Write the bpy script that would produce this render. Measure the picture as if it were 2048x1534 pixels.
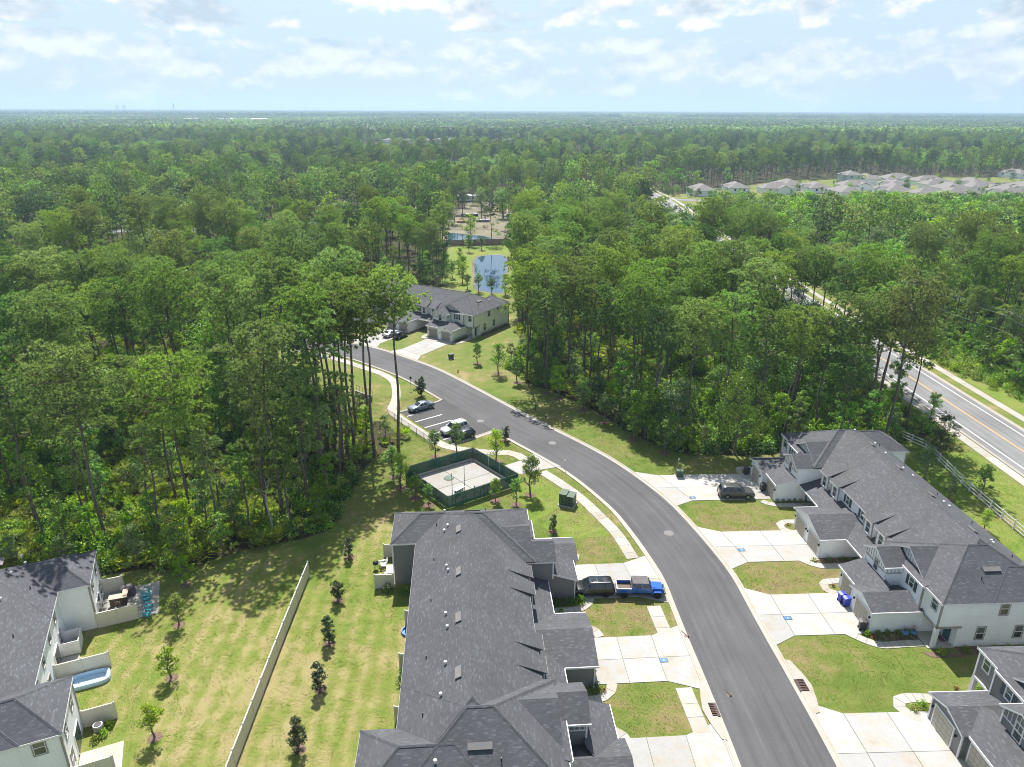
# Aerial view of a townhouse street in pine woods.  Units: metres; +Y is away from the camera, Z up.
import bpy, bmesh, math, random
import numpy as np
from mathutils import Vector, Matrix, noise
from mathutils.geometry import tessellate_polygon
for o in list(bpy.data.objects): bpy.data.objects.remove(o)
SC = bpy.context.scene; COL = SC.collection
R = math.radians; random.seed(7)

# ------------------------------------------------------------------ camera
cam = bpy.data.cameras.new('camera'); co = bpy.data.objects.new('camera', cam); COL.objects.link(co)
cam.sensor_width = 36; cam.sensor_fit = 'HORIZONTAL'; cam.lens = 36*1421/2048
cam.clip_start = .5; cam.clip_end = 60000
co.matrix_world = Matrix.Translation((0, 0, 50)) @ Matrix.Rotation(R(90-21.1), 4, 'X') @ Matrix.Rotation(R(.22), 4, 'Z')
SC.camera = co

# ------------------------------------------------------------------ sun, sky, exposure
SUN_EL, SUN_AZ = R(55), R(-8)           # azimuth from +Y towards +X
sv = Vector((math.sin(SUN_AZ)*math.cos(SUN_EL), math.cos(SUN_AZ)*math.cos(SUN_EL), math.sin(SUN_EL)))
sl = bpy.data.lights.new('sun', 'SUN'); sl.energy = 4.5; sl.angle = R(.53); sl.color = (1, .965, .915)
so = bpy.data.objects.new('sun', sl); COL.objects.link(so); so.rotation_euler = sv.to_track_quat('Z', 'Y').to_euler(); so.location = (0, 0, 300)
W = bpy.data.worlds.new('World'); SC.world = W; W.use_nodes = True
def sky_world():
    nt = W.node_tree; N = nt.nodes; L = nt.links; N.clear()
    def n(t, **k):
        x = N.new(t)
        for a, b in k.items(): setattr(x, a, b)
        return x
    def m(op, a, b=None, c=None, clamp=False):
        x = n('ShaderNodeMath', operation=op, use_clamp=clamp)
        for i, v in enumerate((a, b, c)):
            if v is None: continue
            if isinstance(v, (int, float)): x.inputs[i].default_value = v
            else: L.new(v, x.inputs[i])
        return x.outputs[0]
    out = n('ShaderNodeOutputWorld'); bg = n('ShaderNodeBackground'); L.new(bg.outputs[0], out.inputs[0])
    sky = n('ShaderNodeTexSky', sky_type='NISHITA', sun_disc=False, sun_elevation=SUN_EL, sun_rotation=SUN_AZ, altitude=10, air_density=1.0, dust_density=1.2, ozone_density=1.4)
    tc = n('ShaderNodeTexCoord'); sp = n('ShaderNodeSeparateXYZ'); L.new(tc.outputs['Generated'], sp.inputs[0])
    az = m('ARCTAN2', sp.outputs[0], sp.outputs[1]); el = m('ARCSINE', sp.outputs[2])
    def fbm(kx, ky, ox, dz=0., det=8, rough=.56, sc=1.):
        cb = n('ShaderNodeCombineXYZ'); L.new(m('MULTIPLY_ADD', az, kx, ox), cb.inputs[0])
        L.new(m('MULTIPLY_ADD', el, ky, dz), cb.inputs[1]); cb.inputs[2].default_value = ox*.37
        t = n('ShaderNodeTexNoise'); t.inputs['Scale'].default_value = sc; t.inputs['Detail'].default_value = det; t.inputs['Roughness'].default_value = rough
        L.new(cb.outputs[0], t.inputs['Vector']); return t.outputs[0]
    def ramp(v, pts):
        r = n('ShaderNodeValToRGB'); r.color_ramp.interpolation = 'EASE'
        e = r.color_ramp.elements
        while len(e) < len(pts): e.new(.5)
        for q, (p, c) in zip(e, pts): q.position = p; q.color = (c, c, c, 1) if isinstance(c, (int, float)) else (*c, 1)
        L.new(v, r.inputs[0]); return r.outputs[0]
    e01 = m('MULTIPLY', el, 1/R(20), clamp=True)               # 0 at the horizon, 1 at 20 degrees and above
    # a far bank of cumulus low on the horizon, separate puffs above it, thin veil all over
    bank = fbm(15, 25, 3.1, 0, 10, .6); puff = fbm(11, 19, 12.9, 0, 10, .56)
    bank2 = fbm(15, 25, 3.1, -.26, 3, .5); puff2 = fbm(11, 19, 12.9, -.30, 3, .5); veil = fbm(5, 9, 41., 0, 4, .5)
    covb = ramp(e01, [(0, .38), (.08, .47), (.16, .57), (.22, .55), (.27, .28), (1, .24)])
    covp = ramp(e01, [(0, .1), (.235, .38), (.27, .52), (.33, .585), (.41, .565), (.5, .51), (1, .45)])
    mb = m('MULTIPLY', m('ADD', m('SUBTRACT', bank, .5), m('ADD', m('SUBTRACT', covb, .46), m('MULTIPLY', m('SUBTRACT', veil, .5), .5))), 9., clamp=True)
    mp = m('MULTIPLY', m('ADD', m('SUBTRACT', puff, .5), m('SUBTRACT', covp, .52)), 14., clamp=True)
    lb = m('MULTIPLY_ADD', m('SUBTRACT', bank, bank2), 4.2, .60, clamp=True)
    lp = m('MULTIPLY_ADD', m('SUBTRACT', puff, puff2), 6.0, .55, clamp=True)
    def mix(f, a, b):
        x = n('ShaderNodeMix', data_type='RGBA'); 
        if isinstance(f, (int, float)): x.inputs[0].default_value = f
        else: L.new(f, x.inputs[0])
        for i, v in ((6, a), (7, b)):
            if isinstance(v, tuple): x.inputs[i].default_value = (*v, 1)
            else: L.new(v, x.inputs[i])
        return x.outputs[2]
    haze = ramp(e01, [(0, .9), (.15, .8), (.5, .5), (1, .12)])
    base = mix(haze, sky.outputs[0], (3.95, 5.2, 6.25))
    base = mix(m('MULTIPLY_ADD', m('SUBTRACT', veil, .42), 2.4, 0., clamp=True), base, (5.0, 6.0, 6.7))
    cb_ = mix(lb, (4.0, 4.95, 5.75), (7.1, 7.3, 7.4)); cp_ = mix(lp, (4.0, 4.85, 5.55), (7.4, 7.4, 7.35))
    c1 = mix(m('MULTIPLY', mb, .72), base, cb_); c2 = mix(m('MULTIPLY', mp, .9), c1, cp_)
    L.new(c2, bg.inputs[0]); bg.inputs[1].default_value = .072
sky_world()
vs = SC.view_settings; vs.view_transform = 'Standard'; vs.look = 'None'; vs.gamma = 1; vs.exposure = 1.02; vs.use_curve_mapping = False
SC.render.engine = 'CYCLES'; cy = SC.cycles
cy.use_denoising = True; cy.denoising_prefilter = 'ACCURATE'; cy.filter_width = 1.0; W.cycles.sampling_method = 'MANUAL'; W.cycles.sample_map_resolution = 1024; cy.max_bounces = 6; cy.diffuse_bounces = 3; cy.glossy_bounces = 2; cy.transmission_bounces = 3; cy.volume_bounces = 0; cy.transparent_max_bounces = 6
cy.caustics_reflective = False; cy.caustics_refractive = False; cy.sample_clamp_indirect = 2

# ------------------------------------------------------------------ materials (procedural)
MATS = {}
def nodes(name):
    mt = bpy.data.materials.new(name); mt.use_nodes = True; nt = mt.node_tree
    return mt, nt, nt.nodes['Principled BSDF'], nt.nodes, nt.links
def tex_noise(N, L, vec, scale, det=4, rough=.55):
    t = N.new('ShaderNodeTexNoise'); t.inputs['Scale'].default_value = scale; t.inputs['Detail'].default_value = det; t.inputs['Roughness'].default_value = rough
    if vec is not None: L.new(vec, t.inputs['Vector'])
    return t.outputs[0]
def cramp(N, L, v, pts, interp='LINEAR'):
    r = N.new('ShaderNodeValToRGB'); r.color_ramp.interpolation = interp; e = r.color_ramp.elements
    while len(e) < len(pts): e.new(.5)
    for q, (p, c) in zip(e, pts): q.position = p; q.color = (*c, 1) if not isinstance(c, (int, float)) else (c, c, c, 1)
    if v is not None: L.new(v, r.inputs[0])
    return r.outputs[0]
def cmix(N, L, f, a, b, mode='MIX'):
    x = N.new('ShaderNodeMix'); x.data_type = 'RGBA'; x.blend_type = mode
    for i, v in ((0, f), (6, a), (7, b)):
        if isinstance(v, tuple): x.inputs[i].default_value = (*v, 1)
        elif isinstance(v, (int, float)): x.inputs[i].default_value = v
        else: L.new(v, x.inputs[i])
    return x.outputs[2]
def math_n(N, L, op, a, b=0., clamp=False):
    x = N.new('ShaderNodeMath'); x.operation = op; x.use_clamp = clamp
    for i, v in enumerate((a, b)):
        if isinstance(v, (int, float)): x.inputs[i].default_value = v
        else: L.new(v, x.inputs[i])
    return x.outputs[0]
def bump(N, L, P, h, s, d=.02):
    b = N.new('ShaderNodeBump'); b.inputs['Strength'].default_value = s; b.inputs['Distance'].default_value = d
    L.new(h, b.inputs['Height']); L.new(b.outputs[0], P.inputs['Normal'])
def mat(name, col, rough=.6, var=.18, scale=3., metal=0., spec=.35, bmp=0., coat=0., pos=False):
    """plain paint, metal, wood ... with uneven tone"""
    if name in MATS: return MATS[name]
    mt, nt, P, N, L = nodes(name)
    tc = N.new('ShaderNodeTexCoord'); vec = tc.outputs['Object']
    n1 = tex_noise(N, L, vec, scale, 6, .6)
    dk = tuple(c*(1-var) for c in col); lt = tuple(min(1, c*(1+var)) for c in col)
    L.new(cramp(N, L, n1, [(.3, dk), (.7, lt)]), P.inputs['Base Color'])
    P.inputs['Roughness'].default_value = rough; P.inputs['Metallic'].default_value = metal; P.inputs['Specular IOR Level'].default_value = spec; P.inputs['Coat Weight'].default_value = coat
    if bmp: bump(N, L, P, n1, bmp, .03)
    MATS[name] = mt; return mt
def worldvec(N):
    g = N.new('ShaderNodeNewGeometry'); return g.outputs['Position']
def lawn_mat(name, stops, fine=.35, stripe=None):
    mt, nt, P, N, L = nodes(name); v = worldvec(N)
    big = tex_noise(N, L, v, .07, 5, .6); mid = tex_noise(N, L, v, .45, 6, .65); fin = tex_noise(N, L, v, 5.5, 6, .75)
    f = math_n(N, L, 'ADD', math_n(N, L, 'MULTIPLY', big, .55), math_n(N, L, 'MULTIPLY', mid, .45))
    if stripe:
        sp = N.new('ShaderNodeSeparateXYZ'); L.new(v, sp.inputs[0]); ang, per, amt = stripe
        d = math_n(N, L, 'ADD', math_n(N, L, 'MULTIPLY', sp.outputs[0], math.cos(ang)*6.283/per), math_n(N, L, 'MULTIPLY', sp.outputs[1], math.sin(ang)*6.283/per))
        d = math_n(N, L, 'ADD', d, math_n(N, L, 'MULTIPLY', mid, 2.2))
        f = math_n(N, L, 'ADD', f, math_n(N, L, 'MULTIPLY', math_n(N, L, 'SINE', d), amt))
    c = cramp(N, L, f, stops)
    c = cmix(N, L, math_n(N, L, 'MULTIPLY', fin, fine), c, cmix(N, L, fin, (.05, .085, .015), (.46, .42, .17)), 'MIX')
    fin2 = tex_noise(N, L, v, 17, 4, .8)
    c = cmix(N, L, .8, c, cramp(N, L, fin2, [(.28, .45), (.5, 1.), (.72, 1.55)]), 'MULTIPLY')
    L.new(c, P.inputs['Base Color']); P.inputs['Roughness'].default_value = .9; P.inputs['Specular IOR Level'].default_value = .1
    bump(N, L, P, fin2, .6, .05)
    MATS[name] = mt; return mt
GREEN = (.058, .12, .012); LGREEN = (.092, .142, .02); YEL = (.16, .16, .05); TAN = (.27, .205, .11); BRN = (.16, .105, .05)
lawn_mat('lawn_turf', [(.38, GREEN), (.45, LGREEN), (.50, (.125, .15, .034)), (.55, YEL), (.62, TAN)])
lawn_mat('mown_turf', [(.36, (.082, .148, .015)), (.44, (.128, .178, .026)), (.50, (.18, .192, .05)), (.56, (.27, .235, .10)), (.64, (.30, .235, .125))], stripe=(R(2.5), 1.7, .034))
lawn_mat('front_turf', [(.38, (.066, .12, .013)), (.45, (.10, .14, .022)), (.50, (.14, .146, .04)), (.55, (.19, .152, .068)), (.61, (.165, .117, .066))], stripe=(R(88), 1.3, .015))
lawn_mat('bright_turf', [(.38, (.07, .145, .014)), (.46, (.115, .185, .02)), (.54, (.16, .20, .038)), (.62, YEL)])
def litter_mat():
    mt, nt, P, N, L = nodes('forest_litter'); v = worldvec(N)
    a = tex_noise(N, L, v, .15, 6, .65); b = tex_noise(N, L, v, 2.2, 6, .7)
    c = cramp(N, L, a, [(.35, (.035, .05, .018)), (.5, (.075, .062, .035)), (.62, (.05, .075, .02)), (.75, (.12, .085, .055))])
    c = cmix(N, L, .8, c, cramp(N, L, b, [(.3, .4), (.55, 1.), (.75, 1.7)]), 'MULTIPLY')
    L.new(c, P.inputs['Base Color']); P.inputs['Roughness'].default_value = .95; P.inputs['Specular IOR Level'].default_value = .05
    bump(N, L, P, b, .8, .1); MATS['forest_litter'] = mt
litter_mat()
def asphalt_mat(name, col, along=None):
    mt, nt, P, N, L = nodes(name); v = worldvec(N)
    big = tex_noise(N, L, v, .12, 5, .6); fin = tex_noise(N, L, v, 9., 5, .8)
    c = cramp(N, L, big, [(.3, tuple(k*.84 for k in col)), (.7, tuple(k*1.16 for k in col))])
    c = cmix(N, L, .55, c, cramp(N, L, fin, [(.3, .7), (.7, 1.3)]), 'MULTIPLY')
    uv = N.new('ShaderNodeUVMap'); mp = N.new('ShaderNodeMapping'); mp.inputs['Scale'].default_value = (1.6, .045, 1); L.new(uv.outputs[0], mp.inputs[0])
    st = tex_noise(N, L, mp.outputs[0], 1., 5, .6)            # wheel tracks and scuffs running along the lane
    c = cmix(N, L, .8, c, cramp(N, L, st, [(.30, .72), (.48, 1.), (.6, 1.1), (.72, 1.5)]), 'MULTIPLY')
    L.new(c, P.inputs['Base Color']); P.inputs['Roughness'].default_value = .85; P.inputs['Specular IOR Level'].default_value = .25
    bump(N, L, P, fin, .25, .01); MATS[name] = mt
asphalt_mat('street_asphalt', (.088, .087, .089)); asphalt_mat('collector_asphalt', (.175, .175, .175)); asphalt_mat('bay_asphalt', (.07, .068, .067))
def concrete_mat(name, col, dirt=.5):
    mt, nt, P, N, L = nodes(name); v = worldvec(N)
    a = tex_noise(N, L, v, .5, 6, .7); b = tex_noise(N, L, v, 4., 6, .7)
    warm = (col[0]*.98, col[1]*.92, col[2]*.82)
    c = cramp(N, L, a, [(.36, col), (.5, tuple(k*.96 for k in col)), (.6, warm), (.74, tuple(k*.78 for k in warm))])
    c = cmix(N, L, dirt, c, cramp(N, L, b, [(.3, .78), (.55, 1.02), (.8, 1.1)]), 'MULTIPLY')
    oi = N.new('ShaderNodeObjectInfo'); c = cmix(N, L, 1., c, cramp(N, L, oi.outputs['Random'], [(0, .84), (1, 1.07)]), 'MULTIPLY')
    L.new(c, P.inputs['Base Color']); P.inputs['Roughness'].default_value = .85; P.inputs['Specular IOR Level'].default_value = .2
    bump(N, L, P, b, .15, .01); MATS[name] = mt
concrete_mat('drive_concrete', (.40, .39, .37)); concrete_mat('walk_concrete', (.40, .38, .34)); concrete_mat('kerb_concrete', (.38, .355, .31)); concrete_mat('old_concrete', (.36, .35, .325), .8)
def shingle_mat(name, col):
    mt, nt, P, N, L = nodes(name)
    uv = N.new('ShaderNodeUVMap')
    br = N.new('ShaderNodeTexBrick'); br.offset = .37; br.offset_frequency = 2
    br.inputs['Scale'].default_value = 1; br.inputs['Brick Width'].default_value = .36; br.inputs['Row Height'].default_value = .15
    br.inputs['Mortar Size'].default_value = .012; br.inputs['Mortar Smooth'].default_value = .3; br.inputs['Bias'].default_value = 0
    br.inputs['Color1'].default_value = (0, 0, 0, 1); br.inputs['Color2'].default_value = (1, 1, 1, 1); br.inputs['Mortar'].default_value = (0, 0, 0, 1)
    L.new(uv.outputs[0], br.inputs['Vector'])
    v = worldvec(N); a = tex_noise(N, L, v, .35, 5, .6); b = tex_noise(N, L, v, 14, 3, .7)
    tab = cramp(N, L, br.outputs[0], [(0, tuple(k*.86 for k in col)), (.6, tuple(k*.98 for k in col)), (.85, tuple(k*1.1 for k in col)), (1, tuple(k*1.5 for k in col))])
    c = cmix(N, L, .7, tab, cramp(N, L, a, [(.3, .82), (.7, 1.18)]), 'MULTIPLY'); c = cmix(N, L, .5, c, cramp(N, L, b, [(.3, .7), (.7, 1.3)]), 'MULTIPLY')
    L.new(c, P.inputs['Base Color']); P.inputs['Roughness'].default_value = .8; P.inputs['Specular IOR Level'].default_value = .3
    bump(N, L, P, br.outputs['Fac'], -.5, .01); MATS[name] = mt
shingle_mat('charcoal_shingle', (.076, .078, .085)); shingle_mat('grey_shingle', (.075, .078, .087)); shingle_mat('taupe_shingle', (.165, .152, .14))
def siding_mat(name, col, course=.16):
    mt, nt, P, N, L = nodes(name); tc = N.new('ShaderNodeTexCoord'); sp = N.new('ShaderNodeSeparateXYZ'); L.new(tc.outputs['Object'], sp.inputs[0])
    fr = math_n(N, L, 'FRACT', math_n(N, L, 'DIVIDE', sp.outputs[2], course)); a = tex_noise(N, L, tc.outputs['Object'], .6, 4)
    c = cramp(N, L, a, [(.3, tuple(k*.94 for k in col)), (.7, tuple(min(1, k*1.05) for k in col))])
    c = cmix(N, L, .6, c, cramp(N, L, fr, [(0, .55), (.12, 1.), (1, 1.)]), 'MULTIPLY')
    L.new(c, P.inputs['Base Color']); P.inputs['Roughness'].default_value = .55; P.inputs['Specular IOR Level'].default_value = .3
    bump(N, L, P, fr, .6, .015); MATS[name] = mt
siding_mat('white_siding', (.87, .88, .89)); siding_mat('grey_siding', (.20, .20, .20)); siding_mat('cream_siding', (.86, .86, .84)); siding_mat('pale_siding', (.88, .89, .90))
def leaf_mat(name, dark, light, trans=.35, hue=.045, rough=.55):
    """foliage: every leaf its own tone, every plant its own hue; sun shines through the blades"""
    mt, nt, P, N, L = nodes(name)
    g = N.new('ShaderNodeNewGeometry'); oi = N.new('ShaderNodeObjectInfo')
    c = cramp(N, L, g.outputs['Random Per Island'], [(0, dark), (.75, light), (1, tuple(min(1, k*1.35) for k in light))])
    hs = N.new('ShaderNodeHueSaturation'); L.new(c, hs.inputs['Color'])
    L.new(math_n(N, L, 'ADD', math_n(N, L, 'MULTIPLY', oi.outputs['Random'], hue), .5-hue*.4), hs.inputs['Hue'])
    L.new(math_n(N, L, 'ADD', math_n(N, L, 'MULTIPLY', math_n(N, L, 'FRACT', math_n(N, L, 'MULTIPLY', oi.outputs['Random'], 7.31)), .55), .72), hs.inputs['Value'])
    L.new(math_n(N, L, 'ADD', math_n(N, L, 'MULTIPLY', math_n(N, L, 'FRACT', math_n(N, L, 'MULTIPLY', oi.outputs['Random'], 3.77)), .3), .93), hs.inputs['Saturation'])
    L.new(hs.outputs[0], P.inputs['Base Color']); P.inputs['Roughness'].default_value = rough; P.inputs['Specular IOR Level'].default_value = .3
    tr = N.new('ShaderNodeBsdfTranslucent'); L.new(cmix(N, L, 1., hs.outputs[0], (1.05, 1.2, .6), 'MULTIPLY'), tr.inputs[0])
    mx = N.new('ShaderNodeMixShader'); mx.inputs[0].default_value = trans; L.new(P.outputs[0], mx.inputs[1]); L.new(tr.outputs[0], mx.inputs[2])
    L.new(mx.outputs[0], N['Material Output'].inputs[0]); MATS[name] = mt
leaf_mat('pine_needles', (.07, .115, .028), (.39, .475, .165), .33); leaf_mat('far_needles', (.034, .066, .028), (.14, .20, .085), .28); leaf_mat('pine_needles_dark', (.05, .095, .028), (.27, .365, .13), .32); leaf_mat('oak_leaves', (.06, .12, .02), (.25, .38, .08), .33)  # far_needles darker: self-shade missing from coarse far crowns is put into the colour
leaf_mat('lime_leaves', (.10, .18, .02), (.33, .46, .07), .36); leaf_mat('yellow_leaves', (.14, .18, .015), (.32, .36, .04)); leaf_mat('dark_leaves', (.045, .09, .022), (.12, .20, .05), .3)
leaf_mat('palmetto_leaves', (.14, .20, .03), (.38, .42, .10), .4); leaf_mat('magnolia_leaves', (.02, .035, .012), (.075, .105, .04), .12, rough=.35); leaf_mat('silver_leaves', (.10, .15, .05), (.22, .30, .115), .4)
leaf_mat('turf_green', (.12, .20, .022), (.20, .29, .04), .25, .02); leaf_mat('turf_olive', (.16, .205, .035), (.25, .29, .065), .25, .02); leaf_mat('turf_straw', (.22, .205, .07), (.34, .30, .125), .25, .02)
leaf_mat('rust_leaves', (.12, .06, .03), (.30, .16, .07)); leaf_mat('grassy_leaves', (.14, .15, .05), (.34, .33, .13)); leaf_mat('shrub_leaves', (.10, .18, .015), (.28, .38, .05))
mat('pine_bark', (.15, .125, .105), .9, .45, 2.5, spec=.1, bmp=.6); mat('grey_bark', (.16, .15, .13), .9, .4, 3, spec=.1, bmp=.5); mat('mulch', (.16, .108, .082), .95, .5, 9, spec=.05, bmp=.8)
mat('white_trim', (.72, .72, .72), .5, .06); mat('taupe_trim', (.30, .275, .245), .6, .08); mat('cream_vinyl', (.64, .595, .49), .45, .06); mat('door_tan', (.42, .385, .315), .5, .06); mat('door_taupe', (.33, .31, .26), .5, .06)
mat('white_vinyl', (.74, .74, .74), .4, .05); mat('black_metal', (.02, .02, .02), .4, .2, metal=.5); mat('green_metal', (.055, .095, .06), .5, .15); mat('rubber', (.018, .018, .018), .85, .3); mat('alloy', (.45, .46, .48), .35, .15, metal=.8)
mat('shutter_dark', (.06, .075, .09), .55, .1); mat('teal_paint', (.05, .13, .16), .4, .1); mat('teal_plastic', (.05, .36, .42), .4, .1); mat('wicker', (.14, .105, .075), .8, .3, 12); mat('stone_top', (.45, .36, .27), .7, .2); mat('canvas', (.12, .11, .11), .9, .3)
mat('blue_plastic', (.035, .06, .42), .4, .1); mat('pale_blue', (.38, .53, .66), .35, .1); mat('meter_blue', (.05, .17, .42), .5, .25); mat('charcoal_plastic', (.06, .055, .055), .5, .15); mat('galvanised', (.38, .39, .40), .4, .15, metal=.4); mat('rust_iron', (.105, .062, .05), .8, .4, 8)
mat('pot_blue', (.10, .24, .42), .3, .1); mat('screen_green', (.014, .075, .055), .8, .35, 1.5); mat('wood_grey', (.17, .145, .125), .85, .3, 4); mat('raw_wood', (.46, .31, .16), .8, .25, 5); mat('tarp_blue', (.05, .09, .17), .4, .4, 2); mat('tarp_grey', (.22, .26, .32), .4, .3, 2)
mat('white_paint', (.74, .74, .72), .7, .1, 6); mat('yellow_paint', (.62, .36, .12), .7, .15, 6); mat('sand', (.33, .24, .145), .95, .25, .3); mat('bare_soil', (.16, .14, .09), .95, .4, .12); mat('hydrant_yellow', (.5, .36, .03), .5, .1); mat('orange_plastic', (.6, .16, .04), .5, .1)
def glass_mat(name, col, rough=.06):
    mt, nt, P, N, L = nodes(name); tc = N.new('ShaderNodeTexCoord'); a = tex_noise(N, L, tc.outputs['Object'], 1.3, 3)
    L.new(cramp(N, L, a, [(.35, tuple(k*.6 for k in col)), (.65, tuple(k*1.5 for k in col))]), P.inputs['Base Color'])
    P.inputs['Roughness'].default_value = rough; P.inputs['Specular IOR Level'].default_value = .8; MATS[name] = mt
glass_mat('window_glass', (.035, .05, .05)); glass_mat('window_upper', (.11, .135, .12)); glass_mat('car_glass', (.012, .02, .025), .04)  # window_upper paler: reflection on the upper panes painted into the base colour
def car_paint(name, col): return mat(name, col, .28, .05, 2, metal=.25, spec=.5, coat=.7)
def water_mat():
    mt, nt, P, N, L = nodes('pond_water'); v = worldvec(N); a = tex_noise(N, L, v, 1.6, 3)
    P.inputs['Base Color'].default_value = (.025, .06, .10, 1); P.inputs['Roughness'].default_value = .04; P.inputs['Specular IOR Level'].default_value = .9
    bump(N, L, P, a, .06, .02); MATS['pond_water'] = mt
water_mat()
def board_mat(name, col, step, var=.25):
    """vertical grooves: vinyl fence infill, board fence"""
    mt, nt, P, N, L = nodes(name); tc = N.new('ShaderNodeTexCoord'); sp = N.new('ShaderNodeSeparateXYZ'); L.new(tc.outputs['Object'], sp.inputs[0])
    fr = math_n(N, L, 'FRACT', math_n(N, L, 'DIVIDE', sp.outputs[0], step)); a = tex_noise(N, L, tc.outputs['Object'], 1.5, 5)
    c = cramp(N, L, a, [(.3, tuple(k*(1-var*.4) for k in col)), (.7, tuple(k*(1+var*.4) for k in col))])
    c = cmix(N, L, .5, c, cramp(N, L, fr, [(0, .5), (.1, 1.), (1, 1.)]), 'MULTIPLY')
    L.new(c, P.inputs['Base Color']); P.inputs['Roughness'].default_value = .55; bump(N, L, P, fr, .4, .01); MATS[name] = mt
board_mat('vinyl_boards', (.64, .595, .49), .18, .1); board_mat('wood_boards', (.16, .135, .115), .15, .5); board_mat('batten_white', (.70, .71, .72), 9., .05); board_mat('batten_grey', (.22, .22, .22), 9., .05)

# ------------------------------------------------------------------ mesh helpers
PAVED = []
class MB:
    """collects faces; build() links them as one mesh object"""
    def __init__(s): s.v = []; s.f = []; s.m = []; s.uv = {}
    def face(s, pts, mi=0, uv=False):
        i = len(s.v); s.v += [tuple(p) for p in pts]; s.f.append(tuple(range(i, i+len(pts)))); s.m.append(mi)
        if uv:
            P = [Vector(p) for p in pts]; n = Vector((0, 0, 0))
            for a, b in zip(P, P[1:]+P[:1]): n += a.cross(b)
            n.normalize(); h = Vector((0, 0, 1)).cross(n)
            h = h.normalized() if h.length > 1e-4 else Vector((1, 0, 0)); k = n.cross(h)
            s.uv[len(s.f)-1] = [(p.dot(h), p.dot(k)) for p in P]
        return s
    def box(s, x0, x1, y0, y1, z0, z1, mi=0, M=None):
        p = [Vector((x, y, z)) for z in (z0, z1) for x, y in ((x0, y0), (x1, y0), (x1, y1), (x0, y1))]
        if M: p = [M @ q for q in p]
        i = len(s.v); s.v += [tuple(q) for q in p]
        for f in ((0, 3, 2, 1), (4, 5, 6, 7), (0, 1, 5, 4), (1, 2, 6, 5), (2, 3, 7, 6), (3, 0, 4, 7)): s.f.append(tuple(i+k for k in f)); s.m.append(mi)
        return s
    def prism(s, poly, z0, z1, mi=0, top=True):
        n = len(poly); a = sum(poly[i][0]*poly[(i+1) % n][1]-poly[(i+1) % n][0]*poly[i][1] for i in range(n))
        if a < 0: poly = poly[::-1]
        for i in range(n):
            (xa, ya), (xb, yb) = poly[i], poly[(i+1) % n]; s.face([(xa, ya, z0), (xb, yb, z0), (xb, yb, z1), (xa, ya, z1)], mi)
        for t in tessellate_polygon([[Vector((x, y, 0)) for x, y in poly]]):
            q = [poly[k] for k in t]
            if (q[1][0]-q[0][0])*(q[2][1]-q[0][1])-(q[1][1]-q[0][1])*(q[2][0]-q[0][0]) < 0: q = q[::-1]
            s.face([(x, y, z1) for x, y in q], mi)
        return s
    def extrude(s, prof, axis, a, b, mi=0):
        """profile of (h, z) points pushed along axis 'x' or 'y' from a to b"""
        f = (lambda h, z, t: (t, h, z)) if axis == 'x' else (lambda h, z, t: (h, t, z))
        n = len(prof)
        for i in range(n):
            p, q = prof[i], prof[(i+1) % n]; s.face([f(*p, a), f(*q, a), f(*q, b), f(*p, b)], mi)
        s.face([f(*p, a) for p in prof[::-1]], mi); s.face([f(*p, b) for p in prof], mi); return s
    def tube(s, p0, p1, r0, r1=None, n=6, mi=0, caps=True):
        r1 = r0 if r1 is None else r1; p0, p1 = Vector(p0), Vector(p1); d = (p1-p0).normalized()
        u = d.orthogonal().normalized(); w = d.cross(u); i = len(s.v)
        for p, r in ((p0, r0), (p1, r1)):
            for k in range(n):
                t = 2*math.pi*k/n; s.v.append(tuple(p+(u*math.cos(t)+w*math.sin(t))*r))
        for k in range(n): s.f.append((i+k, i+(k+1) % n, i+n+(k+1) % n, i+n+k)); s.m.append(mi)
        if caps: s.f.append(tuple(i+n+k for k in range(n))); s.m.append(mi); s.f.append(tuple(i+n-1-k for k in range(n))); s.m.append(mi)
        return s
    def lathe(s, prof, n=12, c=(0, 0, 0), mi=0):
        i = len(s.v)
        for r, z in prof:
            for k in range(n): t = 2*math.pi*k/n; s.v.append((c[0]+r*math.cos(t), c[1]+r*math.sin(t), c[2]+z))
        for j in range(len(prof)-1):
            for k in range(n): s.f.append((i+j*n+k, i+j*n+(k+1) % n, i+(j+1)*n+(k+1) % n, i+(j+1)*n+k)); s.m.append(mi)
        s.f.append(tuple(i+(len(prof)-1)*n+k for k in range(n))); s.m.append(mi); s.f.append(tuple(i+n-1-k for k in range(n))); s.m.append(mi); return s
    def mesh(s, name, mats, smooth=False):
        me = bpy.data.meshes.new(name); me.from_pydata(s.v, [], s.f)
        for m_ in (mats if isinstance(mats, (list, tuple)) else [mats]): me.materials.append(MATS[m_] if isinstance(m_, str) else m_)
        if any(s.m): me.polygons.foreach_set('material_index', s.m)
        if s.uv:
            ul = me.uv_layers.new(name='UVMap')
            for fi, uvs in s.uv.items():
                st = me.polygons[fi].loop_start
                for k, q in enumerate(uvs): ul.data[st+k].uv = q
        if smooth: me.polygons.foreach_set('use_smooth', [True]*len(me.polygons))
        me.update(); return me
    def build(s, name, mats, parent=None, loc=(0, 0, 0), rz=0., smooth=False): return put(name, s.mesh(name, mats, smooth), parent, loc, rz)
def put(name, me, parent=None, loc=(0, 0, 0), rz=0., scale=None):
    o = bpy.data.objects.new(name, me); COL.objects.link(o); o.location = loc; o.rotation_euler = (0, 0, rz)
    if scale: o.scale = scale
    if parent: o.parent = parent
    return o
def tag(o, label=None, cat=None, group=None, kind=None):
    for k, v in (('label', label), ('category', cat), ('group', group), ('kind', kind)):
        if v: o[k] = v
    return o
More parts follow.
